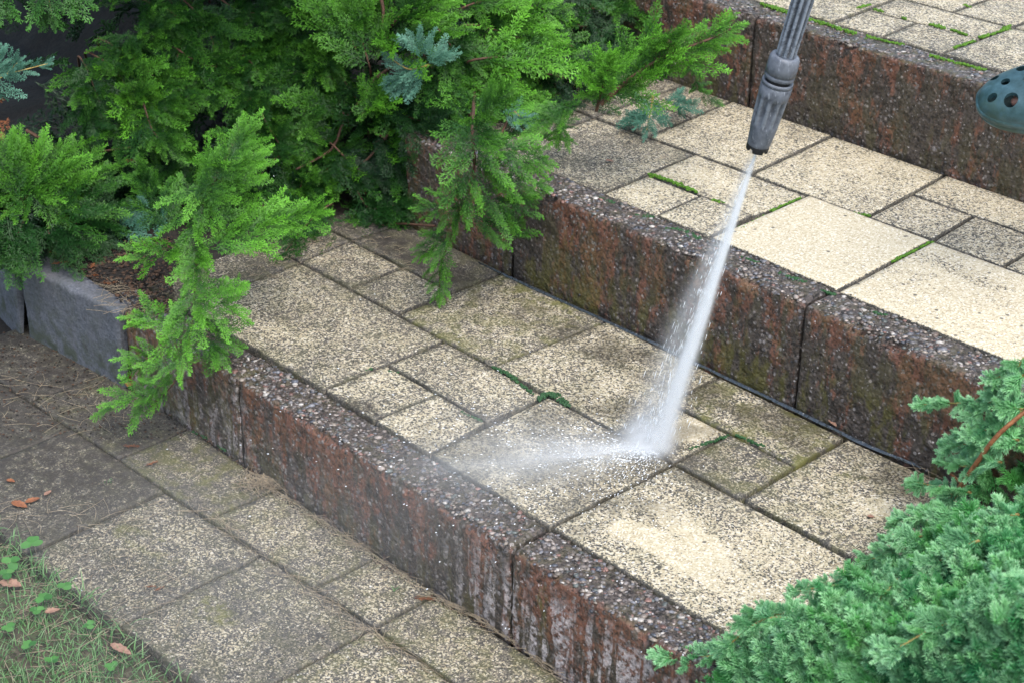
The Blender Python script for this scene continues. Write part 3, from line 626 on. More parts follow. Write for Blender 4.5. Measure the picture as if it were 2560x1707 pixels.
for nm, lst in LIMBS.items():
    mb = MB()
    for pix, w, n, var, tip in lst: sp2(mb, [(x,y) for x,y in pix], w, n, var, tip, off=rgF.uniform(-.02,.07))
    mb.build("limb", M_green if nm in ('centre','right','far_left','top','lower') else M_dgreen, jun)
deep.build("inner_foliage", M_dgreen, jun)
# random second layer fills between the named sprays, all over the mound
fill = MB(); c = 0
while c < 78:
    x = rgF.uniform(300, 1560); y = rgF.uniform(-40, 520)
    lim = np.interp(x, [300,520,700,930,1000,1230,1300,1480,1640], [430,520,540,470,300,300,240,150,40])
    if y > lim: continue
    c += 1; p0 = MP(x, y, rgF.uniform(-.05,.02)); dd = norm(np.array([.4+rgF.normal(0,.6), -.35+rgF.normal(0,.6), rgF.normal(-.05,.35)])); P = [p0-dd*.07, p0, p0+dd*.06+np.array([0,0,-.01])]
    plume(P, .085, rgF, 9, rgF.uniform(.2,.8), rgF.uniform(.4,.85), mb=fill)
for k_ in range(34):
    x, y = rgF.uniform(180, 760), rgF.uniform(-20, 330); p0 = MP(x, y, rgF.uniform(.0,.05)); dd = norm(np.array([.5+rgF.normal(0,.5), -.3+rgF.normal(0,.5), rgF.normal(.1,.3)])); plume([p0-dd*.06, p0, p0+dd*.08+np.array([0,0,-.01])], .075, rgF, 10, rgF.uniform(.1,.6), rgF.uniform(.4,.8), mb=fill, T=[FR[0],FR[2]])
fill.build("outer_foliage", M_green, jun)
# arm drooping over the front step
armA = [MP(560,260), at(500,370,.52), at(460,470,.46), at(450,560,.40), at(445,650,.36), at(435,740,.30), at(400,850,.22), at(330,925,.12)]
rgA = np.random.default_rng(8); mb = MB()
plume(armA[:5], .088, rgA, 34, .6, .95, mb=mb, spread=40, T=[FR[2],FR[0]]); plume(armA[3:], .072, rgA, 30, .65, 1.0, mb=mb, spread=40, start=0)
plume([at(450,590,.38), at(560,540,.40), at(650,500,.42), at(735,487,.44)], .085, rgA, 30, .7, 1.15, mb=mb, spread=38, tip_len=.8)
plume([at(430,560,.38), at(380,580,.40), at(320,590,.40)], .07, rgA, 12, .6, 1., mb=mb)
plume([at(440,480,.46), at(520,380,.56), at(570,300,.62)], .085, rgA, 18, .6, .95, mb=mb); plume([at(450,470,.46), at(540,400,.5), at(590,360,.52)], .075, rgA, 16, .65, 1.05, mb=mb)
plume([at(450,520,.43), at(530,450,.46), at(580,380,.5)], .075, rgA, 16, .65, 1.05, mb=mb)
plume([at(450,640,.36), at(500,700,.33), at(545,665,.33)], .07, rgA, 14, .6, 1., mb=mb); plume([at(440,760,.28), at(360,740,.28), at(320,735,.28)], .065, rgA, 12, .6, 1.05, mb=mb)
plume([at(420,830,.24), at(350,825,.22), at(310,825,.22)], .065, rgA, 12, .6, 1., mb=mb); plume([at(400,880,.18), at(330,910,.12), at(235,940,.06)], .075, rgA, 14, .65, 1.1, mb=mb, tip_len=.7)
plume([at(430,720,.30), at(480,770,.26), at(500,800,.24)], .07, rgA, 14, .5, .8, mb=mb)
plume([at(400,540,.38), at(360,470,.42), at(330,400,.5)], .08, rgA, 14, .45, .65, mb=mb)
mb.build("drooping_branch", M_green, jun); woody.add(*stem([q-np.array([0,0,.025])+ray(450,600)*.02 for q in armA], .005, .0012, 24))
# arm drooping over the middle step
armB = [MP(1090,200,.02), at(1085,290,.62), at(1090,370,.56), at(1070,440,.50), at(1040,520,.40), at(1012,600,.30), at(1010,680,.22)]
rgB = np.random.default_rng(9); mb = MB()
plume(armB[:5], .088, rgB, 32, .55, .8, mb=mb, spread=50); plume(armB[4:], .055, rgB, 16, .6, .85, mb=mb, spread=40, start=0)
plume([at(1080,420,.50), at(1150,470,.44), at(1215,460,.42)], .08, rgB, 16, .55, .8, mb=mb); plume([at(1050,480,.44), at(1130,530,.36), at(1190,510,.34)], .08, rgB, 16, .55, .75, mb=mb)
plume([at(1090,330,.60), at(1180,350,.56), at(1250,370,.52)], .08, rgB, 16, .55, .85, mb=mb); plume([at(1100,380,.55), at(1170,410,.5), at(1250,430,.45)], .07, rgB, 14, .55, .85, mb=mb)
plume([at(1060,470,.46), at(1010,480,.44), at(970,480,.43)], .055, rgB, 10, .55, .8, mb=mb); plume([at(1030,540,.36), at(1000,560,.34), at(975,580,.32)], .05, rgB, 9, .55, .8, mb=mb)
plume([at(1080,300,.6), at(1120,260,.66), at(1150,220,.7)], .08, rgB, 14, .5, .8, mb=mb)
mb.build("drooping_branch", M_green, jun); woody.add(*stem([q-np.array([0,0,.015])+ray(1050,450)*.02 for q in armB], .0045, .0012, 24))
# bright plumes reaching to the top step
rgC = np.random.default_rng(10); mb = MB()
armC = [at(1380,240,.60), at(1450,180,.66), at(1530,130,.72), at(1620,95,.76), at(1680,66,.78)]
plume(armC, .10, rgC, 34, .6, 1.05, mb=mb, spread=40, tip_len=.8); plume([at(1370,250,.58), at(1385,190,.66), at(1405,135,.74)], .085, rgC, 22, .7, 1.2, mb=mb, spread=30)
plume([at(1370,250,.58), at(1410,210,.6), at(1450,200,.62)], .07, rgC, 14, .7, 1.1, mb=mb); plume([at(1430,190,.64), at(1490,110,.72), at(1560,80,.78)], .08, rgC, 18, .5, .8, mb=mb)
plume([at(1585,110,.72), at(1592,170,.58), at(1610,215,.48), at(1645,236,.45)], .045, rgC, 22, .45, .7, mb=mb, spread=26)
plume([at(1250,250,.54), at(1285,285,.50), at(1300,320,.46)], .06, rgC, 12, .6, .9, mb=mb); plume([at(1320,240,.56), at(1270,260,.55), at(1220,300,.52)], .065, rgC, 12, .6, .9, mb=mb)
mb.build("reaching_branch", M_green, jun); woody.add(*stem(armC, .006, .002)); woody.add(*stem([at(1370,255,.57), at(1385,195,.65), at(1400,150,.72)], .004, .0015))
# brown limbs seen through the green
for pix, r in (([(870,-20),(880,20),(878,60)],.007),([(905,150),(860,185),(830,230),(790,280),(765,340),(720,370),(680,390)],.0065),([(1000,520),(900,515),(830,535),(760,555)],.004),([(1180,250),(1140,330),(1100,400)],.005),([(560,160),(600,260),(640,330)],.005),([(900,300),(840,370),(790,400)],.005),([(60,300),(160,350),(300,340)],.006)):
    woody.add(*stem([MP(x,y,.035) for x,y in pix], r*.75, r*.4))
woody.build("stem", M_bark, jun)
# blue grey sprigs of another plant growing through
def sprig(pix, w, n, label, tip=.9, off=.09, name="blue_juniper_sprig"):
    mb = MB(); P0 = None
    for pp in pix:
        P = [MP(x,y,off) if not q else np.array(at(x,y,q[0])) for x,y,*q in pp]; P0 = P if P0 is None else P0
        plume(P, w, rgC, n, .6, tip, mb=mb, T=FRC, spread=44)
    r = empty(name, tuple(P0[0])); mb.build("foliage", M_blue, r); s = MB(); s.add(*stem(P0, .003, .001)); s.build("stem", M_barkl, r)
    return tag(r, label, "juniper sprig", "blue grey juniper sprigs among the green")
sprig([[(985,150),(940,160),(890,130)],[(990,150),(930,180),(895,190)],[(970,140),(960,110),(930,95)],[(985,150),(1000,135),(1025,128)],[(980,165),(940,185),(900,200)]], .046, 16, "pale blue green sprig in the middle of the big juniper", 1.)
sprig([[(1180,255),(1190,265),(1210,275)],[(1150,262),(1170,262),(1195,258)]], .04, 8, "small turquoise sprig just above the middle step's edge", .9)
sprig([[(1500,220,.5),(1495,255,.47),(1485,300,.44)],[(1510,240,.5),(1470,265,.46),(1455,270,.45)],[(1530,230,.5),(1550,245,.47),(1575,235,.46)]], .055, 12, "drooping blue sprig lying on the upper terrace's left edge", .55)
sprig([[(370,560),(320,550),(275,500)],[(360,580),(310,580),(290,570)],[(380,570),(330,520),(300,500)]], .07, 12, "dark blue sprig low down beside the drooping branch", .25, .03)
# left-hand clump above the grey blocks
jl = tag(empty("juniper_shrub", (-2.0, .25, .2)), "lower rounded juniper clump above the grey edging blocks at the left", "shrub")
rgL = np.random.default_rng(12); mb = MB(); wd = MB()
def ML(x, y, off=0):   # own little mound
    f = lambda a, b: .18+1.0*max(0., -1.42-a+.15*b); p = march(x, y, f); return p-ray(x,y)*off
for pix, w, n, var, tip in [([(60,460),(100,400),(140,345)],.09,18,.6,.9),([(90,470),(160,420),(200,370)],.09,18,.6,.85),([(60,480),(30,420),(10,360)],.10,18,.6,.9),([(120,480),(200,450),(250,400)],.09,16,.5,.65),([(80,450),(80,400),(60,370)],.09,16,.7,1.),
      ([(100,500),(180,490),(270,470)],.09,14,.4,.5),([(60,500),(40,540),(30,590)],.10,14,.35,.5),([(110,500),(120,550),(180,560)],.10,14,.3,.42),([(20,480),(-10,520),(-30,570)],.1,14,.4,.55),([(0,440),(-30,420),(-60,400)],.1,12,.4,.6),([(150,500),(200,530),(230,560)],.08,10,.3,.35),([(90,430),(120,440),(150,450)],.08,12,.7,1.),([(40,430),(70,440),(30,480)],.08,12,.7,.9)]:
    P = [ML(x,y,.03) for x,y in pix]; plume(P, w, rgL, n, var, tip, mb=mb); wd.add(*stem([q+ray(60,450)*.04 for q in P],.003,.001))
mb.build("foliage", M_green, jl)
mb = MB()
for k in range(150):
    x, y = rgL.uniform(-40,330), rgL.uniform(340,575); 
    if x > 280 and y > 520: continue
    p = ML(x, y, rgL.uniform(-.16,-.0)); dd = norm(np.array([.5+rgL.normal(0,.5), -.4+rgL.normal(0,.5), rgL.normal(0,.35)])); put(mb, FR[rgL.integers(4)], p-dd*.07, dd, UPV+rgL.normal(0,.4,3), rgL.uniform(.1,.17), rgL.random()*.6, rgL.uniform(.1,.45))
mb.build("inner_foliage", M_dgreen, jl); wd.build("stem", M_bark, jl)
# tall conifer whose low crown roofs the bed beyond the upper left of the picture and keeps it dark
tc_o = tag(empty("conifer_tree", (-2.5, .95, .3)), "tall dark conifer overhanging the shrub bed beyond the upper left corner", "tree")
rgO = np.random.default_rng(77); mb = MB(); br = MB(); br.add(*tube([np.array([-2.5,.95,.2]), np.array([-2.48,.97,1.6]), np.array([-2.5,.95,3.6])], [.09,.075,.03], 10))
for k in range(120):
    a = rgO.uniform(0, 6.28); z0 = 1.03+2.2*rgO.random()**1.5; r_ = min((3.9-z0)*.62, 1.35)*rgO.uniform(.6,1.); o_ = np.array([-2.5,.95,z0]); e_ = o_+np.array([math.cos(a)*r_, math.sin(a)*r_, rgO.uniform(-.02,.15)])
    br.add(*tube(spline([o_, (o_+e_)/2+np.array([0,0,.08]), e_], 6), np.linspace(.016,.004,6), 5))
    for j in range(24):
        t = rgO.uniform(.15,1); q = o_+(e_-o_)*t+rgO.normal(0,.05,3); put(mb, FRC[rgO.integers(2)], q, norm((e_-o_)+rgO.normal(0,.5,3)*r_), rgO.normal(0,.3,3)+np.array([0,0,1]), rgO.uniform(.26,.44), rgO.random(), .5, wy=1.4)
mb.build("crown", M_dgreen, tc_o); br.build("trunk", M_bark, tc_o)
# the near twigs at the far left edge
def twig(paths, label, w, mat, tip, d):
    P0 = [atd(x,y,d) for x,y in paths[0]]; r = empty("conifer_twig", tuple(P0[0])); mb = MB(); s = MB()
    for pp in paths: P = [atd(x,y,d) for x,y in pp]; plume(P, w, rgL, 12, .6, tip, mb=mb, T=FRC, spread=36, tip_len=.8); s.add(*stem(P,.0022,.001))
    mb.build("foliage", mat, r); s.build("stem", M_barkl, r); return tag(r, label, "twig")
twig([[(-160,220),(-60,190),(40,165),(110,147)],[(-60,190),(0,180),(40,145)],[(-62,190),(-20,160),(0,125)]], "pale green twig reaching in from the left edge of the picture", .045, M_blue, .8, 3.5)
for pp, lb in (([(60,-120),(95,-60),(110,-10),(120,35)],"middle green twig hanging in from the top left corner"),([(-40,-100),(-10,-40),(10,10)],"leftmost green twig hanging in at the very corner"),([(100,-80),(150,-40),(165,-5)],"short green twig right of the other two in the top left corner")):
    twig([pp], lb, .07, M_dgreen, .95, 3.6)

# ------------------------------------------------------------------ dense blue green needle juniper, lower right
jr = tag(empty("needle_juniper", (.75, .25, .2)), "dense blue green needle juniper spilling over the lower right corner", "shrub")
rgN = np.random.default_rng(14)
def moundR(x, y):
    edge = np.interp(y, [-.6,-.3,-.1,.02,.3,.58,.75,1.0], [.62,.50,.44,.44,.47,.47,.52,.75]); d = np.maximum(x-edge, 0)
    g = np.interp(y, [-.4,-.12,-.09,.6,.66,1.2], [.02,.05,.19,.20,.38,.44]); b = .035*math.sin(x*19+2*y)*math.cos(y*17+x*5)
    return g + (1.35*d/(1+1.6*d) + b if d > 0 else 0)
def MR(x, y, off=0): p = march(x, y, moundR, .8); return p-ray(x,y)*off
fine, mid_, wood = MB(), MB(), MB()
def bnd(x): return np.interp(x, [1560,1640,1700,1830,1960,2060,2130,2210,2260,2352,2420], [1590,1530,1480,1370,1300,1240,1150,1080,900,840,790])
cnt = 0
while cnt < 1150:
    x, y = rgN.uniform(1600, 2440), rgN.uniform(820, 1660)
    if y < bnd(x)+22: continue
    lay = rgN.random(); off = -.085*lay*lay+.016
    if 2180<x<2330 and 1060<y<1180 and rgN.random()<.8: continue
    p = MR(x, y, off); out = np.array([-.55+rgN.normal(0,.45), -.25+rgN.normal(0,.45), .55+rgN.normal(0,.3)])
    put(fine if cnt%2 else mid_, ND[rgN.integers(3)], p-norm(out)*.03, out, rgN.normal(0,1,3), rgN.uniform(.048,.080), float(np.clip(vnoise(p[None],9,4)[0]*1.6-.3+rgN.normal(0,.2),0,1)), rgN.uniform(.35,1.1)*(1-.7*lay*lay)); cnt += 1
def narm(P, n, L, mb, tip=.9, r=.0022, end=True):
    C = spline(P, 20); mb = MB(); tw = MB(); tw.add(*tube(C, np.linspace(r, r*.5, 20), 6))
    for k in range(n):
        t = (k+.5)/n; i = min(int(t*19),18); o = C[i]+(C[i+1]-C[i])*(t*19-i); tan = norm(C[i+1]-C[i]); _, sd, u = frame(tan, UPV); sg = 1 if k%2 else -1
        d = norm(tan*.75+sd*sg*rgN.uniform(.4,.9)+u*rgN.normal(.15,.3)); put(mb, ND[rgN.integers(3)], o, d, rgN.normal(0,1,3), L*rgN.uniform(.6,1.2)*(1.15-.45*t), rgN.random()*.8, tip*rgN.uniform(.7,1.1))
    put(mb, ND[2], C[-3], norm(C[-1]-C[-4]), UPV, L*.9, .6, tip*1.1)
    b_ = mb.build("spreading_branch", M_needle, jr); tw.build("twig", M_barkl, b_)
arms = MB()
narm([at(1900,1440,.34), at(1780,1480,.28), at(1640,1505,.20), at(1500,1510,.17)], 22, 0.0600, arms)
narm([at(2000,1400,.40), at(1900,1430,.38), at(1760,1420,.33), at(1650,1500,.25)], 18, 0.0562, arms)
narm([at(1960,1500,.36), at(1860,1480,.34), at(1750,1540,.22), at(1660,1568,.14)], 16, 0.0562, arms)
narm([at(2130,1240,.30), at(2060,1265,.27), at(1985,1288,.22)], 10, 0.0525, arms)
narm([at(2120,1230,.30), at(2070,1240,.27), at(2035,1235,.23)], 7, 0.0500, arms)
narm([at(2200,1180,.33), at(2130,1185,.29), at(2060,1190,.25)], 11, 0.0562, arms)
narm([at(2230,1130,.34), at(2170,1120,.31), at(2095,1105,.27)], 11, 0.0562, arms)
narm([at(2352,940,.50), at(2270,930,.45), at(2180,925,.40), at(2100,930,.36)], 16, 0.0525, arms)
narm([at(2340,1010,.45), at(2260,1010,.41), at(2170,1030,.36)], 18, .055, arms)
narm([at(2300,1060,.42), at(2220,1070,.37), at(2160,1060,.34)], 14, .05, arms)
narm([at(2352,860,.55), at(2300,900,.50), at(2230,960,.44)], 18, .05, arms)
narm([at(2400,900,.5), at(2320,960,.46), at(2230,1000,.42)], 18, .055, arms)
narm([at(2352,820,.56), at(2330,850,.54), at(2280,870,.52)], 10, .045, arms)
narm([at(2000,1340,.36), at(1900,1345,.33), at(1820,1360,.29)], 12, .045, arms)
narm([at(1850,1400,.34), at(1790,1410,.31), at(1725,1415,.28)], 11, 0.0562, arms)
narm([at(2060,1330,.42), at(2010,1380,.42), at(1930,1400,.40)], 10, .06, None); narm([at(2250,1240,.50), at(2200,1260,.48), at(2140,1300,.45)], 10, .06, None); narm([at(2240,1420,.52), at(2150,1440,.50), at(2040,1500,.46)], 12, .06, None); narm([at(2340,1180,.52), at(2290,1190,.50), at(2220,1230,.48)], 10, .06, None)
fine.build("foliage", M_needle, jr); mid_.build("foliage", M_needle, jr)
w2 = MB(); w2.add(*stem([q-ray(2240,1050)*.05 for q in (at(2185,1145,.27), at(2215,1105,.32), at(2245,1060,.37), at(2290,1000,.43), at(2360,940,.48))], .0055, .0035)); w2.add(*stem([at(2210,1110,.3), at(2180,1085,.31)], .003, .002)); w2.add(*stem([at(2030,1275,.22), at(2110,1240,.25), at(2190,1190,.28)], .0035, .0025)); w2.build("stem", M_barko, jr)
# dark core so that no daylight shows between the branchlets

# ------------------------------------------------------------------ moss in joints
def moss(pathlists, name, mat, label, seed=1):
    rg = np.random.default_rng(seed); mb = MB()
    for z, w, h, pts in pathlists:
        P = spline([at(x,y,z) for x,y in pts], max(6, len(pts)*8)); Ltot = np.linalg.norm(np.diff(P,axis=0),axis=1).sum(); n = int(Ltot/.0011*(w/.008))
        for k in range(n):
            t = rg.random()*(len(P)-1.001); i = int(t); c = P[i]+(P[i+1]-P[i])*(t-i); tn = norm(P[i+1]-P[i]); sd = np.array([-tn[1],tn[0],0])
            ww = w*(.12+1.25*vnoise(c[None],38,seed)[0]**1.4)
            off = rg.normal(0,.42)*ww; s = rg.uniform(.0018,.0036)
            if vnoise(c[None],30,seed+7)[0] < .22: continue
            q = c+sd*off+np.array([0,0,h*(1-(off/ww/1.6)**2)-.002]); V = ICO1[0]*s*np.array([1,1,rg.uniform(.7,1.4)])*(1+.22*rg.standard_normal((len(ICO1[0]),1)))
            mb.add(V+q, ICO1[1], 0, False)
    o = mb.build(name, mat); return tag(o, label, "moss", kind='stuff')
Z1,Z2,Z3 = ZT[1],ZT[2],ZT[3]
moss([(Z2,.010,.004,[(1490,402),(1540,418),(1600,443)]),(Z2,.007,.003,[(1635,460),(1665,468)]),(Z2,.006,.002,[(1700,525),(1730,510),(1755,497)]),(Z2,.006,.002,[(1770,485),(1840,455)]),(Z2,.005,.002,[(1960,490),(2000,497)]),(Z2,.005,.001,[(2050,600),(2140,555)])],
     "moss", M_moss, "bright green moss in the joints of the upper terrace", 3)
moss([(Z2,.010,.002,[(1375,455),(1410,468)]),(Z2,.009,.002,[(1460,495),(1500,500)]),(Z2,.013,.002,[(1530,525),(1570,532),(1610,553)]),(Z2,.012,.002,[(1700,590),(1740,605)]),(Z2,.011,.002,[(1790,628),(1850,650)]),(Z2,.010,.002,[(1885,668),(1920,678)]),(Z2,.005,.001,[(2000,715),(2040,725)])],
     "moss", M_mossd, "dark wet moss along the kerb of the upper terrace", 4)
moss([(Z3,.012,.006,[(1745,12),(1790,25),(1830,40),(1900,60),(1960,80),(2040,100)]),(Z3,.009,.005,[(2040,100),(2075,105)]),(Z3,.010,.005,[(2135,130),(2200,148),(2262,165)]),(Z3,.009,.004,[(2135,58),(2190,72),(2245,88),(2300,72),(2320,60)]),(Z3,.007,.003,[(2190,112),(2240,95)]),(Z3,.006,.003,[(2005,22),(2080,45)]),(Z3,.006,.003,[(1960,22),(2000,12)]),(Z3,.005,.002,[(2215,12),(2230,18)])],
     "moss", M_moss, "vivid green moss lining the joints of the top terrace", 5)
moss([(Z1,.012,.004,[(1235,918),(1265,905),(1310,935)]),(Z1,.006,.002,[(1130,842),(1165,858),(1225,905)]),(Z1,.005,.001,[(1560,1040),(1640,1010),(1675,1000)]),(Z1,.006,.002,[(1690,998),(1755,1025)]),(Z1,.004,.001,[(890,850),(915,855)]),(Z1,.004,.001,[(840,850),(855,845)]),(Z1,.004,.001,[(1060,945),(1110,968)])],
     "moss", M_mossd, "dark green moss in the joints of the middle terrace", 6)
moss([(0,.005,.001,[(440,990),(475,1005)]),(0,.004,.001,[(500,1020),(520,1035)])], "moss", M_mossd, "small dark moss line at the foot of the front step", 7)

# ------------------------------------------------------------------ water lying along the riser
n = NT("dark_water"); nb = n.bump(n.noise(70, 3, .6), .9, .006)
M_wat = n.fin((.03,.035,.04), .05, nb, 1.)
def puddle(pts, w, z, name, seed):
    P = spline([at(x,y,z) for x,y in pts], 140); mb = MB(); V = []
    for i, p in enumerate(P):
        ww = w*(.35+1.1*vnoise(P1(*p), 22, seed)[0]); e = min(1, min(i, 139-i)/8)
        for j in range(7): s = j/6*2-1; V.append([p[0], p[1]+s*ww*e-.002, z+.0045*(1-s*s)-.0005])
    mb.add(np.array(V), grid_faces(140, 7)[:, ::-1]); return tag(mb.build(name, M_wat), kind='structure')
E0 = YT[2]-K
puddle([(1100,604),(1300,695),(1520,795),(1660,862),(1830,942),(2000,1024),(2160,1088)], .0042, ZT[1]+.001, "water", 3)

# ------------------------------------------------------------------ lance
def onaxis(p0, p1, n): return p0[None]+(p1-p0)[None]*np.linspace(0,1,n)[:,None]
tipP = atd(1738, 345, 3.02)
farP = atd(1848, -12, 2.90); ax = norm(farP-tipP)
n = NT("worn_black_plastic"); f = n.noise(60, 5, .7); sc = n.noise(220, 3, .6, n.pos((1,1,.25)))
pc = n.ramp(f, [(.35, (.055,.062,.078)), (.62, (.115,.13,.16))]); pc = n.mix(n.mr(sc, .60, .70, 0, .55), pc, (.34,.37,.42)); pc = n.mix(n.mr(n.noise(25,4), .55, .7, 0, .5), pc, (.17,.185,.21))
pc = n.mix(n.math('MULTIPLY', n.attr('wear'), n.mr(f, .3, .6, .2, .8)), pc, (.21,.235,.27))  # rib tops lighter: wear plus a painted highlight
M_plas = n.fin(pc, n.mr(f, .3, .7, .35, .6), n.bump(n.noise(260,3), .3, .001), .5)
n = NT("glossy_worn_tube"); f = n.noise(70, 4, .7); tc_ = n.ramp(f, [(.35, (.022,.026,.036)), (.65, (.06,.07,.09))]); tc_ = n.mix(n.mr(n.noise(300,3), .62, .7, 0, .6), tc_, (.4,.44,.48))
tc_ = n.mix(n.math('MULTIPLY', n.attr('wear'), n.mr(f, .3, .6, .35, .9)), tc_, (.26,.30,.36))  # specular stripes along the ribs put into the colour, together with wear
M_tube = n.fin(tc_, n.mr(f, .3, .7, .18, .4), n.bump(n.noise(260,3), .3, .0008), .7)
M_black = noisy("black_rubber", (.008,.008,.009), (.02,.02,.022), 90, .45, .3)
M_orif = noisy("brass_orifice", (.30,.22,.10), (.45,.35,.18), 120, .4)
lance = tag(empty("spray_lance", tuple(tipP)), "grey black pressure washer lance with ribbed tube and tapered nozzle", "lance")
_, SX, SY = frame(ax, (0,0,1))
def lathe(mb, prof, ribs=None, n=72, mat=0):
    """prof: list of (distance along axis, radius, rib depth, rib count)"""
    V = []; WR = []; a = np.arange(n)/n*2*np.pi
    for (s, r, rd, rc) in prof:
        ridge = 1-(np.clip(np.cos(a*rc)*1.6, -1, 1)*.5+.5) if rc else np.zeros(n)
        rr = r - rd*(1-ridge) if rc else np.full(n, r); WR.append(ridge if rd > .001 else np.full(n,.25))
        V.append(tipP+ax*s+rr[:,None]*(np.cos(a)[:,None]*SX+np.sin(a)[:,None]*SY))
    V = np.concatenate(V); mb.add(V, grid_faces(len(prof), n, wrapv=True), mat, wear=np.concatenate(WR)); return mb
pxm = 1/(FPX*2352/2560/3.0)*1.0      # metres per displayed pixel at the nozzle
def X_(p): return p*pxm*1.0
tube_r = X_(27)
def rep(seq): return seq
m = MB(); lathe(m, [(X_(236),X_(20),0,0),(X_(241),X_(22.5),.0,9),(X_(247),X_(22.8),.0042,9),(X_(300),X_(23.6),.0042,9),(X_(500),X_(26),.0042,9),(X_(1400),X_(27),.0042,9),(X_(1400),.001,0,0)], n=144); m.build("lance_tube", M_tube, lance)
m = MB(); lathe(m, [(X_(186),X_(18),0,0),(X_(186),X_(32.5),0,0),(X_(188),X_(34),0,0),(X_(195),X_(34.5),0,0),(X_(196),X_(33.4),0,0),(X_(198),X_(33.4),0,0),(X_(199),X_(34.8),0,0),(X_(215),X_(35),0,0),(X_(234),X_(34.3),0,0),(X_(240),X_(31.5),0,0),(X_(243),X_(27),0,0),(X_(241),X_(20),0,0)]); m.build("collar", M_plas, lance)
m = MB(); lathe(m, [(X_(160),X_(28),0,0),(X_(190),X_(28),0,0)]); m.build("seal_ring", M_black, lance)
m = MB(); lathe(m, [(X_(172),X_(20),0,0),(X_(180),X_(33),0,0),(X_(179),X_(35.3),0,0),(X_(172),X_(36),0,0),(X_(171),X_(34.8),0,0),(X_(169.5),X_(34.8),0,0),(X_(168.5),X_(36),0,0),(X_(150),X_(35.8),0,0),(X_(138),X_(35.2),.0003,10),(X_(134),X_(35),.0034,10),(X_(110),X_(34),.0036,10),(X_(74),X_(32),.0034,10),(X_(68),X_(31.5),.0003,10),(X_(62),X_(31),0,0),(X_(45),X_(29),0,0),(X_(20),X_(26.5),0,0),(X_(13),X_(25.4),0,0),(X_(12),X_(20),0,0)], n=120); m.build("nozzle_sleeve", M_plas, lance)
# castellated black tip
m = MB(); nn = 96; a = np.arange(nn)/nn*2*np.pi
end = np.where((np.mod(a*4/(2*np.pi), 1) < .32), X_(16), 0.); V = []
for (s, r, k) in [(X_(22),X_(24.5),0),(X_(13),X_(26.2),1),(X_(2),X_(25.8),1),(0,X_(24.5),1),(0,X_(19),1),(X_(12),X_(18),0),(X_(12),.001,0)]:
    ss = np.maximum(s, end*.55) if k else np.full(nn, s); V.append(tipP+ax*ss[:,None]+r*(np.cos(a)[:,None]*SX+np.sin(a)[:,None]*SY))
m.add(np.concatenate(V), grid_faces(7, nn, wrapv=True), 0, False); m.build("nozzle_tip", M_black, lance)
m = MB(); lathe(m, [(X_(12),X_(7),0,0),(X_(5),X_(6.5),0,0),(X_(4),X_(4),0,0),(X_(8),X_(3),0,0)]); m.build("orifice", M_orif, lance)

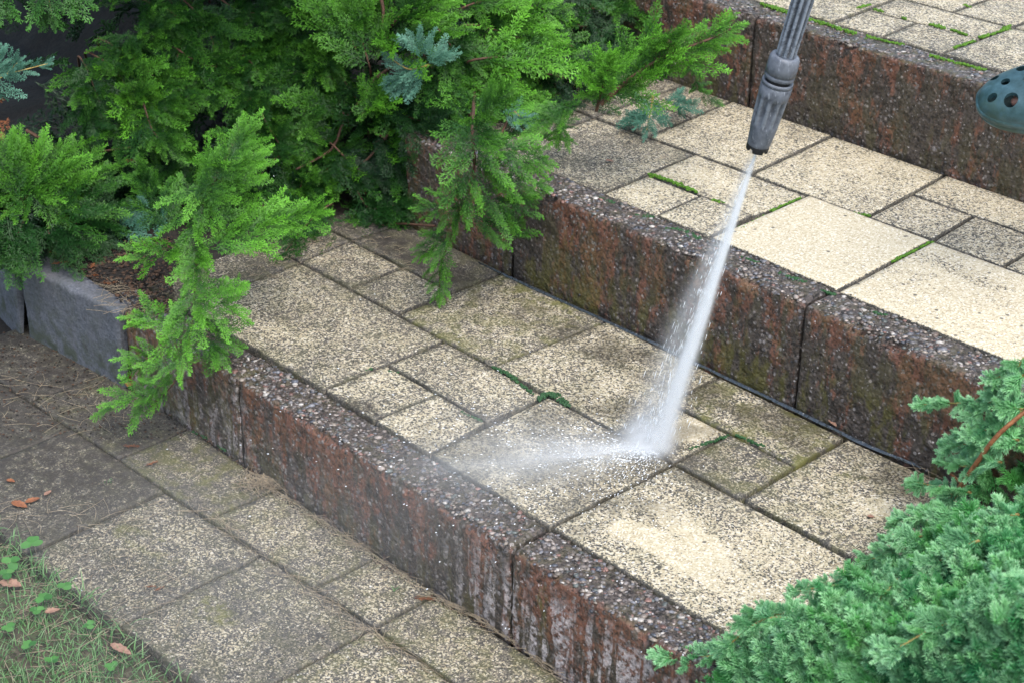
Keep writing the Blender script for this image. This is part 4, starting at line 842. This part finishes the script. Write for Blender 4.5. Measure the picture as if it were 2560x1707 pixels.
# ------------------------------------------------------------------ water: jet, splash and drifting spray (real volumes)
def cone_volume(name, O, D, L, half, side, layers, label, r0=.003, pw=1.0, sq=1., streak=.35, noise_sc=9, fade=(.8,1.), alb=(.97,.985,1.), rgb=None, start=.0):
    """closed cone along local +x; density = sum of gaussian angular lobes, thinning with distance"""
    d = norm(D); s = norm(side-d*np.dot(side,d)); u = np.cross(d, s)
    mat = NT(name+"_medium"); nd = mat.n; nd.remove(mat.b); tc = mat.node("ShaderNodeTexCoord"); x,y,z = mat.sep(tc.outputs["Object"])[:3]
    dist = mat.math('ADD', x, r0/half); ay = mat.math('DIVIDE', y, dist); az = mat.math('DIVIDE', z, dist); tot = None
    mpn = mat.node("ShaderNodeCombineXYZ"); mat.L(mat.math('MULTIPLY', x, 1.3), mpn.inputs[0]); mat.L(mat.math('MULTIPLY', ay, noise_sc*.9), mpn.inputs[1]); mat.L(mat.math('MULTIPLY', az, noise_sc*.9), mpn.inputs[2])
    nz = mat.node("ShaderNodeTexNoise"); nz.inputs["Scale"].default_value = 3; nz.inputs["Detail"].default_value = 4; mat.L(mpn.outputs[0], nz.inputs[0])
    for (cy, wy, wz, amp, p) in layers:
        g = mat.math('ADD', mat.math('POWER', mat.math('DIVIDE', mat.math('SUBTRACT', ay, cy), wy), 2), mat.math('POWER', mat.math('DIVIDE', az, wz), 2))
        g = mat.math('EXPONENT', mat.math('MULTIPLY', g, -1)); g = mat.math('MULTIPLY', g, mat.math('DIVIDE', amp, mat.math('POWER', mat.math('MAXIMUM', dist, .01), p)))
        tot = g if tot is None else mat.math('ADD', tot, g)
    tot = mat.math('MULTIPLY', tot, mat.mr(nz.outputs[0], .5-streak, .5+streak, -.1, 1.9, False), ); tot = mat.math('MAXIMUM', tot, 0.); tot = mat.math('MULTIPLY', tot, mat.mr(x, fade[0]*L, fade[1]*L, 1, 0))
    if start: tot = mat.math('MULTIPLY', tot, mat.mr(x, 0, start, 0, 1))
    pv = mat.node("ShaderNodeVolumePrincipled"); pv.inputs["Color"].default_value = (*alb,1); pv.inputs["Anisotropy"].default_value = .1; mat.L(tot, pv.inputs["Density"]); mat.L(pv.outputs[0], mat.out.inputs["Volume"])
    k = 20; a = np.arange(k)/k*2*np.pi; V=[]
    for q in (0, L): R = r0*1.6+q*half*1.0; V.append(np.column_stack([np.full(k,q), np.cos(a)*R, np.sin(a)*R*sq]))
    V = np.vstack(V+[np.array([[0,0,0],[L,0,0]])]); i = np.arange(k)
    mb = MB(); mb.add(V, [np.stack([i,(i+1)%k,(i+1)%k+k,i+k],1), np.stack([(i+1)%k,i,np.full(k,2*k)],1), np.stack([i+k,(i+1)%k+k,np.full(k,2*k+1)],1)], 0, False)
    o = mb.build(name, mat.m); o.matrix_world = Matrix(((d[0],s[0],u[0],O[0]),(d[1],s[1],u[1],O[1]),(d[2],s[2],u[2],O[2]),(0,0,0,1)))
    return tag(o, label, "water spray", kind='stuff')
imp = at(1508, 1035, ZT[1]+.004); jd = imp-tipP; JL = np.linalg.norm(jd); camR = CR[:,0]
cone_volume("water_jet", tipP+ax*.004, jd, JL+.02, .17, -camR, [(0,.021,.021,78,1.35),(.052,.048,.035,9,.8)], "white high pressure water jet fanning down from the nozzle to the slab", fade=(1.1,1.2), sq=.6, r0=.015)
leftP = at(1000, 1115, ZT[1]+.10)
cone_volume("splash", imp+np.array([.0,0,.012]), at(1000,1085,ZT[1]+.05)-imp, .62, .42, np.array([0,0,1.]), [(.0,.055,.15,3.4,1.2),(.02,.20,.34,1.0,1.0)], "white splash shooting sideways low over the slab from the jet", r0=.014, sq=1.6, fade=(.15,.95), noise_sc=6, streak=.22)
# drops bursting up round the point of impact
n = NT("splash_medium"); n.n.remove(n.b); tc = n.node("ShaderNodeTexCoord"); ln = n.node("ShaderNodeVectorMath", operation='LENGTH'); n.L(tc.outputs["Object"], ln.inputs[0])
den = n.math('MULTIPLY', n.mr(ln.outputs["Value"], .1, 1., 1., 0), n.mr(n.noise(50,3), .3, .7, .4, 1.4)); den = n.math('MULTIPLY', n.math('POWER', den, 1.6), 26)
pv = n.node("ShaderNodeVolumePrincipled"); pv.inputs["Color"].default_value = (.97,.985,1,1); n.L(den, pv.inputs["Density"]); n.L(pv.outputs[0], n.out.inputs["Volume"])
mb = MB(); mb.add(ICO2[0], ICO2[1]); o = mb.build("splash", n.m); o.location = imp+np.array([-.018,-.006,.022]); o.scale = (.085,.075,.065); tag(o, "bright burst of spray where the jet strikes the slab", "water spray", kind='stuff')
cone_volume("drifting_spray", imp+np.array([0,0,.02]), at(620,1330,.16)-imp, 1.5, .42, np.array([0,0,1.]), [(.02,.20,.34,.21,.35)], "thin veil of spray drifting down over the front step and lower slabs", r0=.03, sq=1.3, fade=(.5,1.), noise_sc=2, start=.10)
# separate droplets flying off
rd = np.random.default_rng(31); mb = MB()
for k in range(2200):
    el_ = 3
    if k % 4 == 0: t = rd.random()**.7; c = tipP+jd*t+camR*rd.normal(-.02,.026)*t+rd.normal(0,.012,3)*t; s = rd.uniform(.00025,.0006); dr = norm(jd+camR*rd.normal(0,.03)); el_ = rd.uniform(6,22)
    else: a = rd.normal(0,.5); r = rd.exponential(.16)+.01; base = norm((leftP-imp)*np.array([1,1,0])); dr = norm(np.array([base[0]*math.cos(a)-base[1]*math.sin(a), base[0]*math.sin(a)+base[1]*math.cos(a), abs(rd.normal(.12,.12))])); c = imp+dr*r+np.array([0,0,.004]); s = rd.uniform(.0003,.0009)
    if c[2] < ZT[1]+.002 and c[1] > YT[1]-K: c[2] = ZT[1]+.003
    d_, s_, u_ = frame(dr); V = ICO1[0]*s; V = V[:,:1]*el_*d_+V[:,1:2]*s_+V[:,2:3]*u_; mb.add(V+c, ICO1[1])
n = NT("droplet"); M_drop = n.fin((.85,.9,.95), .1, None, .8); tag(mb.build("water_droplets", M_drop), "tiny water droplets flying around the jet and splash", "water droplets", kind='stuff')

# ------------------------------------------------------------------ clog and the foot inside it
def clog():
    W, L, H = .118, .29, .070       # width, length, toe height;  local: toe towards -x, up z
    def outline(t, f=1.):           # t angle; broad round toe
        c, s = math.cos(t), math.sin(t); x = -math.copysign(abs(c)**.82, c)*L/2 if c < 0 else math.copysign(abs(c)**.9, c)*-L/2
        wf = 1-.16*(.5+.5*(x/(L/2)))**1.2; y = math.copysign(abs(s)**.80, s)*W/2*wf*(1+.05*math.sin(t)); return x*f, y*f
    n = 96; ts = np.arange(n)/n*2*np.pi; O = np.array([outline(t) for t in ts])
    def ring(f, z, toe=0): return np.column_stack([O[:,0]*f, O[:,1]*f, np.full(n, z) + toe*np.clip(-O[:,0]/(L/2),0,1)**2])
    sole = MB(); prof = [(.0,0,0),(.90,0,.010),(.95,.003,.010),(.97,.010,.008),(.955,.0125,.008),(.985,.015,.008),(.985,.024,.006),(.955,.027,.005),(.90,.027,.005)]
    V = np.vstack([ring(*p) for p in prof]); sole.add(V, grid_faces(len(prof), n, wrapv=True)[:, ::-1])
    so = ('sole', sole)
    # upper: closed shell of the toe box (front 62 %), double walled so that holes show thickness
    def dome(f, th):
        rows = []; m = 26
        for i in range(m):
            q = i/(m-1); ang = q*math.pi/2; rr = math.cos(ang)**.55*(1-th/.055); zz = .024+(H-.024-th)*math.sin(ang)**.92
            xs = O[:,0]*rr*.975; ys_ = O[:,1]*rr*.975; z_ = np.full(n, zz) + .012*np.clip((xs+.02)/.12, 0, 1) - .006*np.clip(-xs/(L/2),0,1)*math.sin(ang)
            rows.append(np.column_stack([xs, ys_, z_]))
        return np.vstack(rows), m
    A, m = dome(1, 0); B, _ = dome(1, .0045)
    bm = bmesh.new(); va = [bm.verts.new(p) for p in A]; vb = [bm.verts.new(p) for p in B]
    for f in grid_faces(m, n, wrapv=True): bm.faces.new([va[k] for k in f]); bm.faces.new([vb[k] for k in f[::-1]])
    for j in range(n): bm.faces.new([va[(j+1)%n], va[j], vb[j], vb[(j+1)%n]]); bm.faces.new([va[(m-1)*n+j], va[(m-1)*n+(j+1)%n], vb[(m-1)*n+(j+1)%n], vb[(m-1)*n+j]])
    bmesh.ops.remove_doubles(bm, verts=bm.verts[:], dist=.00005); bmesh.ops.recalc_face_normals(bm, faces=bm.faces[:])
    me = bpy.data.meshes.new("upper"); bm.to_mesh(me); bm.free(); up = bpy.data.objects.new("upper", me); coll.objects.link(up)
    cut = bmesh.new()
    HO = [(-.098,-.024,.0080),(-.080,.030,.0058),(-.103,.008,.0052),(-.072,.004,.0062),(-.070,-.034,.0088),(-.045,-.016,.0062),(-.048,.022,.0062),(-.034,-.042,.0085),(-.020,.002,.0062),(-.040,.045,.0075),(-.015,-.030,.0062),(-.012,.030,.0062),(-.122,-.012,.0055),(-.116,.026,.005)]
    for (hx, hy, hr) in HO: hr *= 1.2; bmesh.ops.create_cone(cut, cap_ends=True, segments=28, radius1=hr, radius2=hr, depth=.06, matrix=Matrix.Translation((hx, hy, H-.008)))
    bmesh.ops.create_cone(cut, cap_ends=True, segments=40, radius1=.052, radius2=.056, depth=.2, matrix=Matrix.Translation((.075,0,.10))@Matrix.Scale(1.45,4,(1,0,0))@Matrix.Scale(.82,4,(0,1,0)))
    cm = bpy.data.meshes.new("cut"); cut.to_mesh(cm); cut.free(); co = bpy.data.objects.new("cut", cm); coll.objects.link(co)
    md = up.modifiers.new("b", 'BOOLEAN'); md.object = co; md.solver = 'EXACT'; md.operation = 'DIFFERENCE'; md.use_self = True
    dg = bpy.context.evaluated_depsgraph_get(); dg.update(); nm = bpy.data.meshes.new_from_object(up.evaluated_get(dg)); 
    bpy.data.objects.remove(co); bpy.data.objects.remove(up); nm.name = "upper"
    return sole, nm
n = NT("green_rubber"); f = n.noise(45, 5, .65); col = n.ramp(f, [(.3, (.020,.055,.058)), (.6, (.050,.115,.135)), (.8, (.11,.20,.235))]); col = n.mix(n.mr(n.noise(14,4,.7), .5, .7, 0, .7), col, (.035,.075,.055))
M_clog = n.fin(col, .48, n.bump(n.noise(120,3), .3, .001), .5)
M_skin = noisy("skin", (.42,.20,.15), (.55,.30,.23), 60, .5, .2)
sole, upm = clog()
co = empty("rubber_clog", (0,0,0)); tag(co, "worn green rubber clog with vent holes, toe poking over the top step", "clog")
so = sole.build("sole", M_clog, co); uo = bpy.data.objects.new("upper", upm); uo.data.materials.clear(); uo.data.materials.append(M_clog)
for p in upm.polygons: p.use_smooth = True
link(uo, co)
try:
    with bpy.context.temp_override(object=uo, active_object=uo, selected_objects=[uo], selected_editable_objects=[uo]): bpy.ops.object.shade_smooth_by_angle(angle=.7)
except Exception: pass
# foot with five toes and lower leg, one skinned surface, in the clog's frame
def foot():
    pts = []; ed = []; rad = []
    def v(p, r, par=None):
        pts.append(p); rad.append(r); 
        if par is not None: ed.append((par, len(pts)-1))
        return len(pts)-1
    knee = v((.02,.03,.52), .052); calf = v((.05,.015,.36), .055, knee); shin = v((.075,.004,.2), .036, calf); ank = v((.085,0,.10), .034, shin)
    heel = v((.11,0,.05), .026, ank); mid = v((.02,0,.058), .028, ank); ball = v((-.045,0,.045), .024, mid)
    for y, l, r in ((-.028,.040,.0115),(-.012,.042,.008),(.003,.038,.0075),(.017,.032,.007),(.030,.024,.0065)):
        a = v((-.055,y*.8,.041), r*1.25, ball); b = v((-.055-l*.55,y,.041), r, a); v((-.055-l,y,.036), r*.85, b)
    me = bpy.data.meshes.new("person"); me.from_pydata(pts, ed, []); o = bpy.data.objects.new("person", me); coll.objects.link(o)
    sk = o.modifiers.new("s", 'SKIN'); sk.use_smooth_shade = True
    for i, d in enumerate(me.skin_vertices[0].data): d.radius = (rad[i], rad[i]); d.use_root = (i == 3)
    sb = o.modifiers.new("ss", 'SUBSURF'); sb.levels = 2; sb.render_levels = 2
    dg = bpy.context.evaluated_depsgraph_get(); nm = bpy.data.meshes.new_from_object(o.evaluated_get(dg)); bpy.data.objects.remove(o)
    nm.materials.clear(); nm.materials.append(M_skin); p = bpy.data.objects.new("person", nm); coll.objects.link(p); return p
per = tag(foot(), "bare foot and shin of a person standing in the green clog", "person")
# toe towards the left of the picture, leaning a little towards the viewer
CM = Matrix.Translation(Vector(atd(2480, 252, 3.45)))@Matrix.Rotation(math.radians(38), 4, 'Z')@Matrix.Rotation(math.radians(-8), 4, 'Y')@Matrix.Rotation(math.radians(27), 4, 'X')@Matrix.Scale(1.32, 4)
co.matrix_world = CM; per.matrix_world = CM

# ------------------------------------------------------------------ lawn edge, clover, leaves, straw
LW = MB(); rg = np.random.default_rng(41)
def blade(mb, o, L, w, az, lean, var, tip=.6, mat=0, curve=.6):
    d = np.array([math.cos(az), math.sin(az), 0]); s = np.array([-d[1], d[0], 0]); V=[]; k=5
    for i in range(k):
        t = i/(k-1); a = lean*(t*curve+ (1-curve)); p = o + d*L*t*math.sin(a) + np.array([0,0,L*t*math.cos(a)]); ww = w*(1-t**1.6)+.0001; V += [p-s*ww, p+s*ww+np.array([0,0,w*.3])]
    F = np.array([[2*i,2*i+1,2*i+3,2*i+2] for i in range(k-1)]); mb.add(np.array(V), F, mat, True, tip=np.repeat(np.linspace(.1,tip,k),2), var=np.full(2*k,var))
def lawnedge(x): return np.interp(x, [-1.6,-1.2,-.9,-.7,-.5,-.3,-.1], [-.62,-.60,-.60,-.575,-.59,-.595,-.62])+.03*(vnoise(P1(x,0),9,5)[0]-.4)
c = 0
while c < 14000:
    x, y = rg.uniform(-1.35, .1), rg.uniform(-1.15, -.55)
    if y > lawnedge(x)+rg.normal(0,.012): continue
    dn = vnoise(P1(x,y), 14, 3)[0]
    if rg.random() > .45+.9*dn: continue
    c += 1; blade(LW, np.array([x,y,-.010 if y < -.60 else .0]), rg.uniform(.015,.045), rg.uniform(.0006,.0014), rg.uniform(0,6.28), rg.uniform(.3,1.4), rg.random(), rg.uniform(.3,.9))
tag(LW.build("grass", M_grass), "thin green lawn grass along the ragged edge of the lower slabs", "grass", kind='stuff')
clv = [(75,1245,.022,.030),(25,1290,.018,.02),(100,1370,.016,.02),(150,1345,.015,.02),(15,1315,.016,.02),(85,1400,.014,.016),(65,1480,.014,.016),(205,1435,.012,.012),(120,1515,.013,.014),(20,1440,.013,.014),(255,1530,.012,.012)]
cl = ["largest clover leaf trio at the left edge beside the slab corner","clover at the left edge under the largest one","clover beside the brown leaf at the slab's ragged edge","clover touching the slab edge right of the brown leaf","low clover at the very left of the lawn","small clover below the brown leaf","small clover in the middle of the lawn patch","tiny clover beside the slab corner near the dead leaf","small clover near the bottom of the lawn","pale clover at the left edge of the lower lawn","tiny clover at the bottom edge of the lawn"]
for (px,py,s,h), lb in zip(clv, cl):
    o = at(px,py,h+.005); r = empty("clover_plant", (o[0],o[1],0)); st = MB(); st.add(*tube([o-np.array([.004,.002,h+.012]), o], [.0006,.0005], 5)); st.build("stem", M_clover, r)
    a0 = rg.uniform(0,6.28)
    for k in range(3):
        a = a0+k*2.09+rg.uniform(-.2,.2); d = np.array([math.cos(a),math.sin(a),.15*rg.normal()]); sd = np.array([-math.sin(a),math.cos(a),0]); V=[o]; m_=14
        for i in range(m_+1):
            t = -1+2*i/m_; th = t*2.2; rr = s*.55*(1-.14*math.exp(-(t*5)**2)); V.append(o+d*(s*.5+rr*math.cos(th))+sd*rr*math.sin(th)*.95+np.array([0,0,.15*abs(rr*math.sin(th))]))
        m = MB(); m.add(np.array(V), np.array([[0,i,i+1] for i in range(1,m_+1)]), 0, True, tip=np.full(m_+2,rg.uniform(.2,.9)), var=np.full(m_+2,rg.random())); m.build("leaflet", M_clover, r)
    tag(r, lb, "clover", "clover plants in the lawn")
def leaf(px, py, z, L, W_, ang, mat, label, curl=.25):
    o = at(px,py,z); mb = MB(); V=[]; n1, n2 = 11, 5; ca, sa = math.cos(ang), math.sin(ang)
    for i in range(n1):
        t = i/(n1-1); hw = W_/2*math.sin(math.pi*t**.8)**.8*(1+.18*math.sin(i*2.4))+.0004
        for j in range(n2): s = j/(n2-1)*2-1; x = (t-.5)*L; y = s*hw; V.append(o+np.array([x*ca-y*sa, x*sa+y*ca, .002+curl*abs(s)*hw+.25*curl*L*(t-.5)**2]))
    V = np.array(V); F = grid_faces(n1,n2); V2 = V-np.array([0,0,.0006]); mb.add(V, F); mb.add(V2, F[:, ::-1]); return tag(mb.build("fallen_leaf", mat), label, "leaf", "fallen leaves and twiglets")
G = .012
for a in [(25,1342,G,.045,.024,.5,M_pinkleaf,"brown dead leaf in the grass at the left edge"),(278,1492,G,.05,.016,.2,M_pinkleaf,"flat tan dead leaf on the grass below the slab corner"),(120,1404,G,.026,.014,1.2,M_pinkleaf,"small pinkish leaf in the grass near the clover"),(305,870,.005,.045,.035,1.,M_rustleaf,"rust brown leaf wedged at the foot of the grey block"),
          (300,882,.006,.03,.02,2.2,M_rustleaf,"dark rust leaf at the corner below the grey block"),(45,1160,.003,.04,.018,.3,M_rustleaf,"crumpled brown leaf on the dirty slab at the far left"),(75,1150,.003,.03,.015,1.4,M_rustleaf,"small brown leaf beside the crumpled one at far left"),(110,1133,.003,.02,.009,1.9,M_pinkleaf,"small tan leaf upright on the far left slab"),
          (1912,972,Z1+.006,.030,.010,-.4,M_pinkleaf,"pinkish twig bit at the foot of the middle step"),(25,1105,.003,.02,.01,.4,M_rustleaf,"tiny rust leaf at the far left slab joint"),(1400,372,Z2+.002,.02,.01,.4,M_pinkleaf,"tiny dry leaf under the juniper on the upper terrace"),(295,375,.33,.04,.025,.9,M_rustleaf,"brown leaf caught under the juniper at left"),(2000,1187,Z1+.002,.012,.009,.4,M_pinkleaf,"tiny brown leaf lying near a joint right of the jet")]:
    leaf(*a)
def deadfrond(px, py, z, L, ang, label, mat=M_rustleaf, tmpl=None):
    o = at(px,py,z); mb = MB(); d = np.array([math.cos(ang), math.sin(ang), .03]); put(mb, FRC[0], o-d*L/2, d, (0,0,1), L, .5); ob = mb.build("dead_sprig", mat); return tag(ob, label, "dead sprig", "dry juniper sprigs on the ground")
for a in [(262,648,.20,.065,1.0,"bright orange dry sprig on top of the grey block"),(225,632,.20,.04,.6,"faded orange sprig left of the bright one"),(135,603,.21,.035,1.3,"small rust sprig at the left end of the grey block"),(212,610,.21,.03,2.4,"tiny rust sprig above the grey block"),(120,580,.22,.025,.3,"tiny brown sprig on the dark soil of the bed"),
          (300,1022,.004,.035,.9,"orange brown sprig on the lower slab below the branch"),(348,1062,.004,.03,1.6,"tan sprig standing out on the shaded lower slab"),(975,1372,.004,.04,.8,"dry orange sprig at the foot of the front step"),(365,1350,.004,.022,1.6,"small orange sprig on the second lower slab"),
          (345,1225+120,.004,.02,1.,"faint brown sprig on the lower slab"),(1550,880,Z1+.003,.015,.5,"tiny brown bit beside the jet")][:10]:
    deadfrond(*a)
for i,(x,y,l) in enumerate([(20,270,.10),(40,345,.12),(90,355,.08),(10,230,.08)]):
    mb = MB(); p = MP(x,y,.0); put(mb, FRC[i%2], p, np.array([.5,-.6,-.3+.2*i]), UPV, l, .5); tag(mb.build("dead_sprig", M_rustleaf), ["dead brown branchlet in the dark at the far left","longest dead brown branchlet at the far left","dead brown branchlet above the left clump","upper dead branchlet in the far left gloom"][i], "dead sprig", "dead branchlets in the shrub")
# straw along the foot of the front step and scattered
mb = MB(); rs = np.random.default_rng(51)
def straw(px, py, z, L, ang, r=.0005):
    o = at(px,py,z)+np.array([0,0,rs.uniform(.001,.004)]); d = np.array([math.cos(ang),math.sin(ang),0]); s = np.array([-d[1],d[0],0]); b = rs.normal(0,.14)
    P = [o-d*L/2, o+s*b*L*.5+np.array([0,0,rs.uniform(0,.003)]), o+d*L/2+s*rs.normal(0,.1)*L]; mb.add(*tube(spline(P,7), np.linspace(r,r*.6,7), 4))
for k in range(170):
    t = rs.random(); x = np.interp(t, [0,1], [570,1290])+rs.normal(0,10); y = np.interp(x, [570,690,860,1000,1180,1290], [1085,1165,1280,1370,1470,1555])+abs(rs.normal(0,7))-4; straw(x, y, .002, rs.uniform(.02,.09), rs.normal(0,.35))
for k in range(110): straw(600+rs.normal(0,28), 1105+rs.normal(0,10), .004, rs.uniform(.03,.09), rs.normal(-.4,.6))
for k in range(110): t = rs.random(); straw(np.interp(t,[0,1],[450,1000])+rs.normal(0,12), np.interp(t,[0,1],[1165,1560])+rs.normal(0,8), .001, rs.uniform(.02,.08), rs.normal(-.1,.5))
for k in range(50): straw(rs.uniform(0,330), rs.uniform(860,1000), .002, rs.uniform(.02,.08), rs.uniform(0,3.1))
for k in range(120): straw(rs.uniform(0,420), rs.uniform(1150,1450)+0, .002, rs.uniform(.02,.07), rs.uniform(0,3.1))
for k in range(70): straw(rs.uniform(230,380), rs.uniform(640,720), .2, rs.uniform(.03,.08), rs.uniform(0,3.1))
for k in range(40): straw(rs.uniform(2080,2220), np.interp(rs.random(),[0,1],[1075,1140]), Z1+.002, rs.uniform(.03,.08), rs.normal(-.1,.3))
for k in range(520): x,y = rs.uniform(-1.2,0), rs.uniform(-1.05,-.58); L=rs.uniform(.03,.07); an=rs.uniform(0,3.1); o=np.array([x,y,.002+rs.uniform(0,.01)]); d=np.array([math.cos(an),math.sin(an),.05]); mb.add(*tube([o-d*L/2,o,o+d*L/2],[.0005]*3,4))
for k in range(150): straw(rs.uniform(560,950), rs.uniform(545,640), Z1+.002, rs.uniform(.008,.03), rs.uniform(0,3.1))
for k in range(70): straw(rs.uniform(1260,1560), rs.uniform(270,400), Z2+.002, rs.uniform(.008,.03), rs.uniform(0,3.1))
for k in range(60): straw(rs.uniform(1900,2200), rs.uniform(1120,1330), Z1+.002, rs.uniform(.006,.02), rs.uniform(0,3.1))
tag(mb.build("dry_straw", M_straw), "thin dry straw and needles washed along the foot of the steps", "straw", kind='stuff')
# crumbs of soil, bark and stone
mb = MB(); rs = np.random.default_rng(52)
def crumb(p, s, mat): mb.add(ICO1[0]*s*(1+.3*rs.standard_normal((len(ICO1[0]),1)))*np.array([1,1,.6])+p, ICO1[1], mat, False)
for k in range(900): x = rs.uniform(-10,420); y = rs.uniform(760,1010); crumb(at(x,y,.0)+np.array([0,0,.001]), rs.uniform(.001,.003), rs.integers(2))
for k in range(2200): p = at(rs.uniform(60,400), rs.uniform(560,725), .19); p[2] = bed(p[0],p[1])+.003; crumb(p, rs.uniform(.0015,.005), rs.integers(2))
for k in range(500): x = rs.uniform(430,1250); y = np.interp(x, [430,690,860,1000,1180,1290], [972,1165,1280,1370,1470,1555])+abs(rs.normal(0,6)); crumb(at(x,y,0), rs.uniform(.0008,.0024), rs.integers(2))
for k in range(350): x = rs.uniform(1100,2150); y = np.interp(x, [1100,1390,1660,1945,2150], [604,735,862,995,1082])+abs(rs.normal(0,4)); crumb(at(x,y,Z1), rs.uniform(.0008,.002), 0)
for k in range(500): crumb(at(rs.uniform(0,900), rs.uniform(1000,1560), 0.001), rs.uniform(.0005,.0014), rs.integers(2))
for k in range(420):
    t = rs.integers(1,3); u0_,u1_,v0_,v1_ = SL[int(t)][rs.integers(len(SL[int(t)]))][:4]; e_ = rs.random(); q = uv2w(int(t), u0_+(u1_-u0_)*e_, v0_) if rs.random() < .5 else uv2w(int(t), u0_, v0_+(v1_-v0_)*e_)
    crumb(np.array([q[0]+rs.normal(0,.006), q[1]+rs.normal(0,.006), ZT[int(t)]+.0005]), rs.uniform(.0006,.0017), rs.integers(2))
for k in range(400): p = np.array([rs.uniform(-1.2,-.1), rs.uniform(-1.,-.58), 0]); crumb(p, rs.uniform(.001,.003), rs.integers(2))
tag(mb.build("soil_crumbs", [M_soil, noisy("bark_crumb", (.03,.018,.011), (.10,.055,.032), 110)]), "dark crumbs of soil and bark lying on the slabs", "crumbs", kind='stuff')
# small tufts
for (px,py,z,n_,L,lb) in [(625,1092,0,12,.045,"small grass tuft sprouting at the foot of the front step"),(700,1150,0,7,.035,"thin grass sprout further along the foot of the front step"),(905,1358,0,5,.018,"tiny green seedling on the lower slab"),(1862,262+30,Z2,8,.03,"tiny grass sprout at the foot of the top step"),(250,1110,0,6,.02,"tiny weed on the left lower slab")]:
    m = MB(); o = at(px,py,z)
    for k in range(n_): blade(m, o+np.array([*rg.normal(0,.003,2),0]), L*rg.uniform(.6,1.1), .0011, rg.uniform(0,6.28), rg.uniform(.2,1.1), rg.random(), .6)
    tag(m.build("grass_tuft", M_grass), lb, "grass tuft")
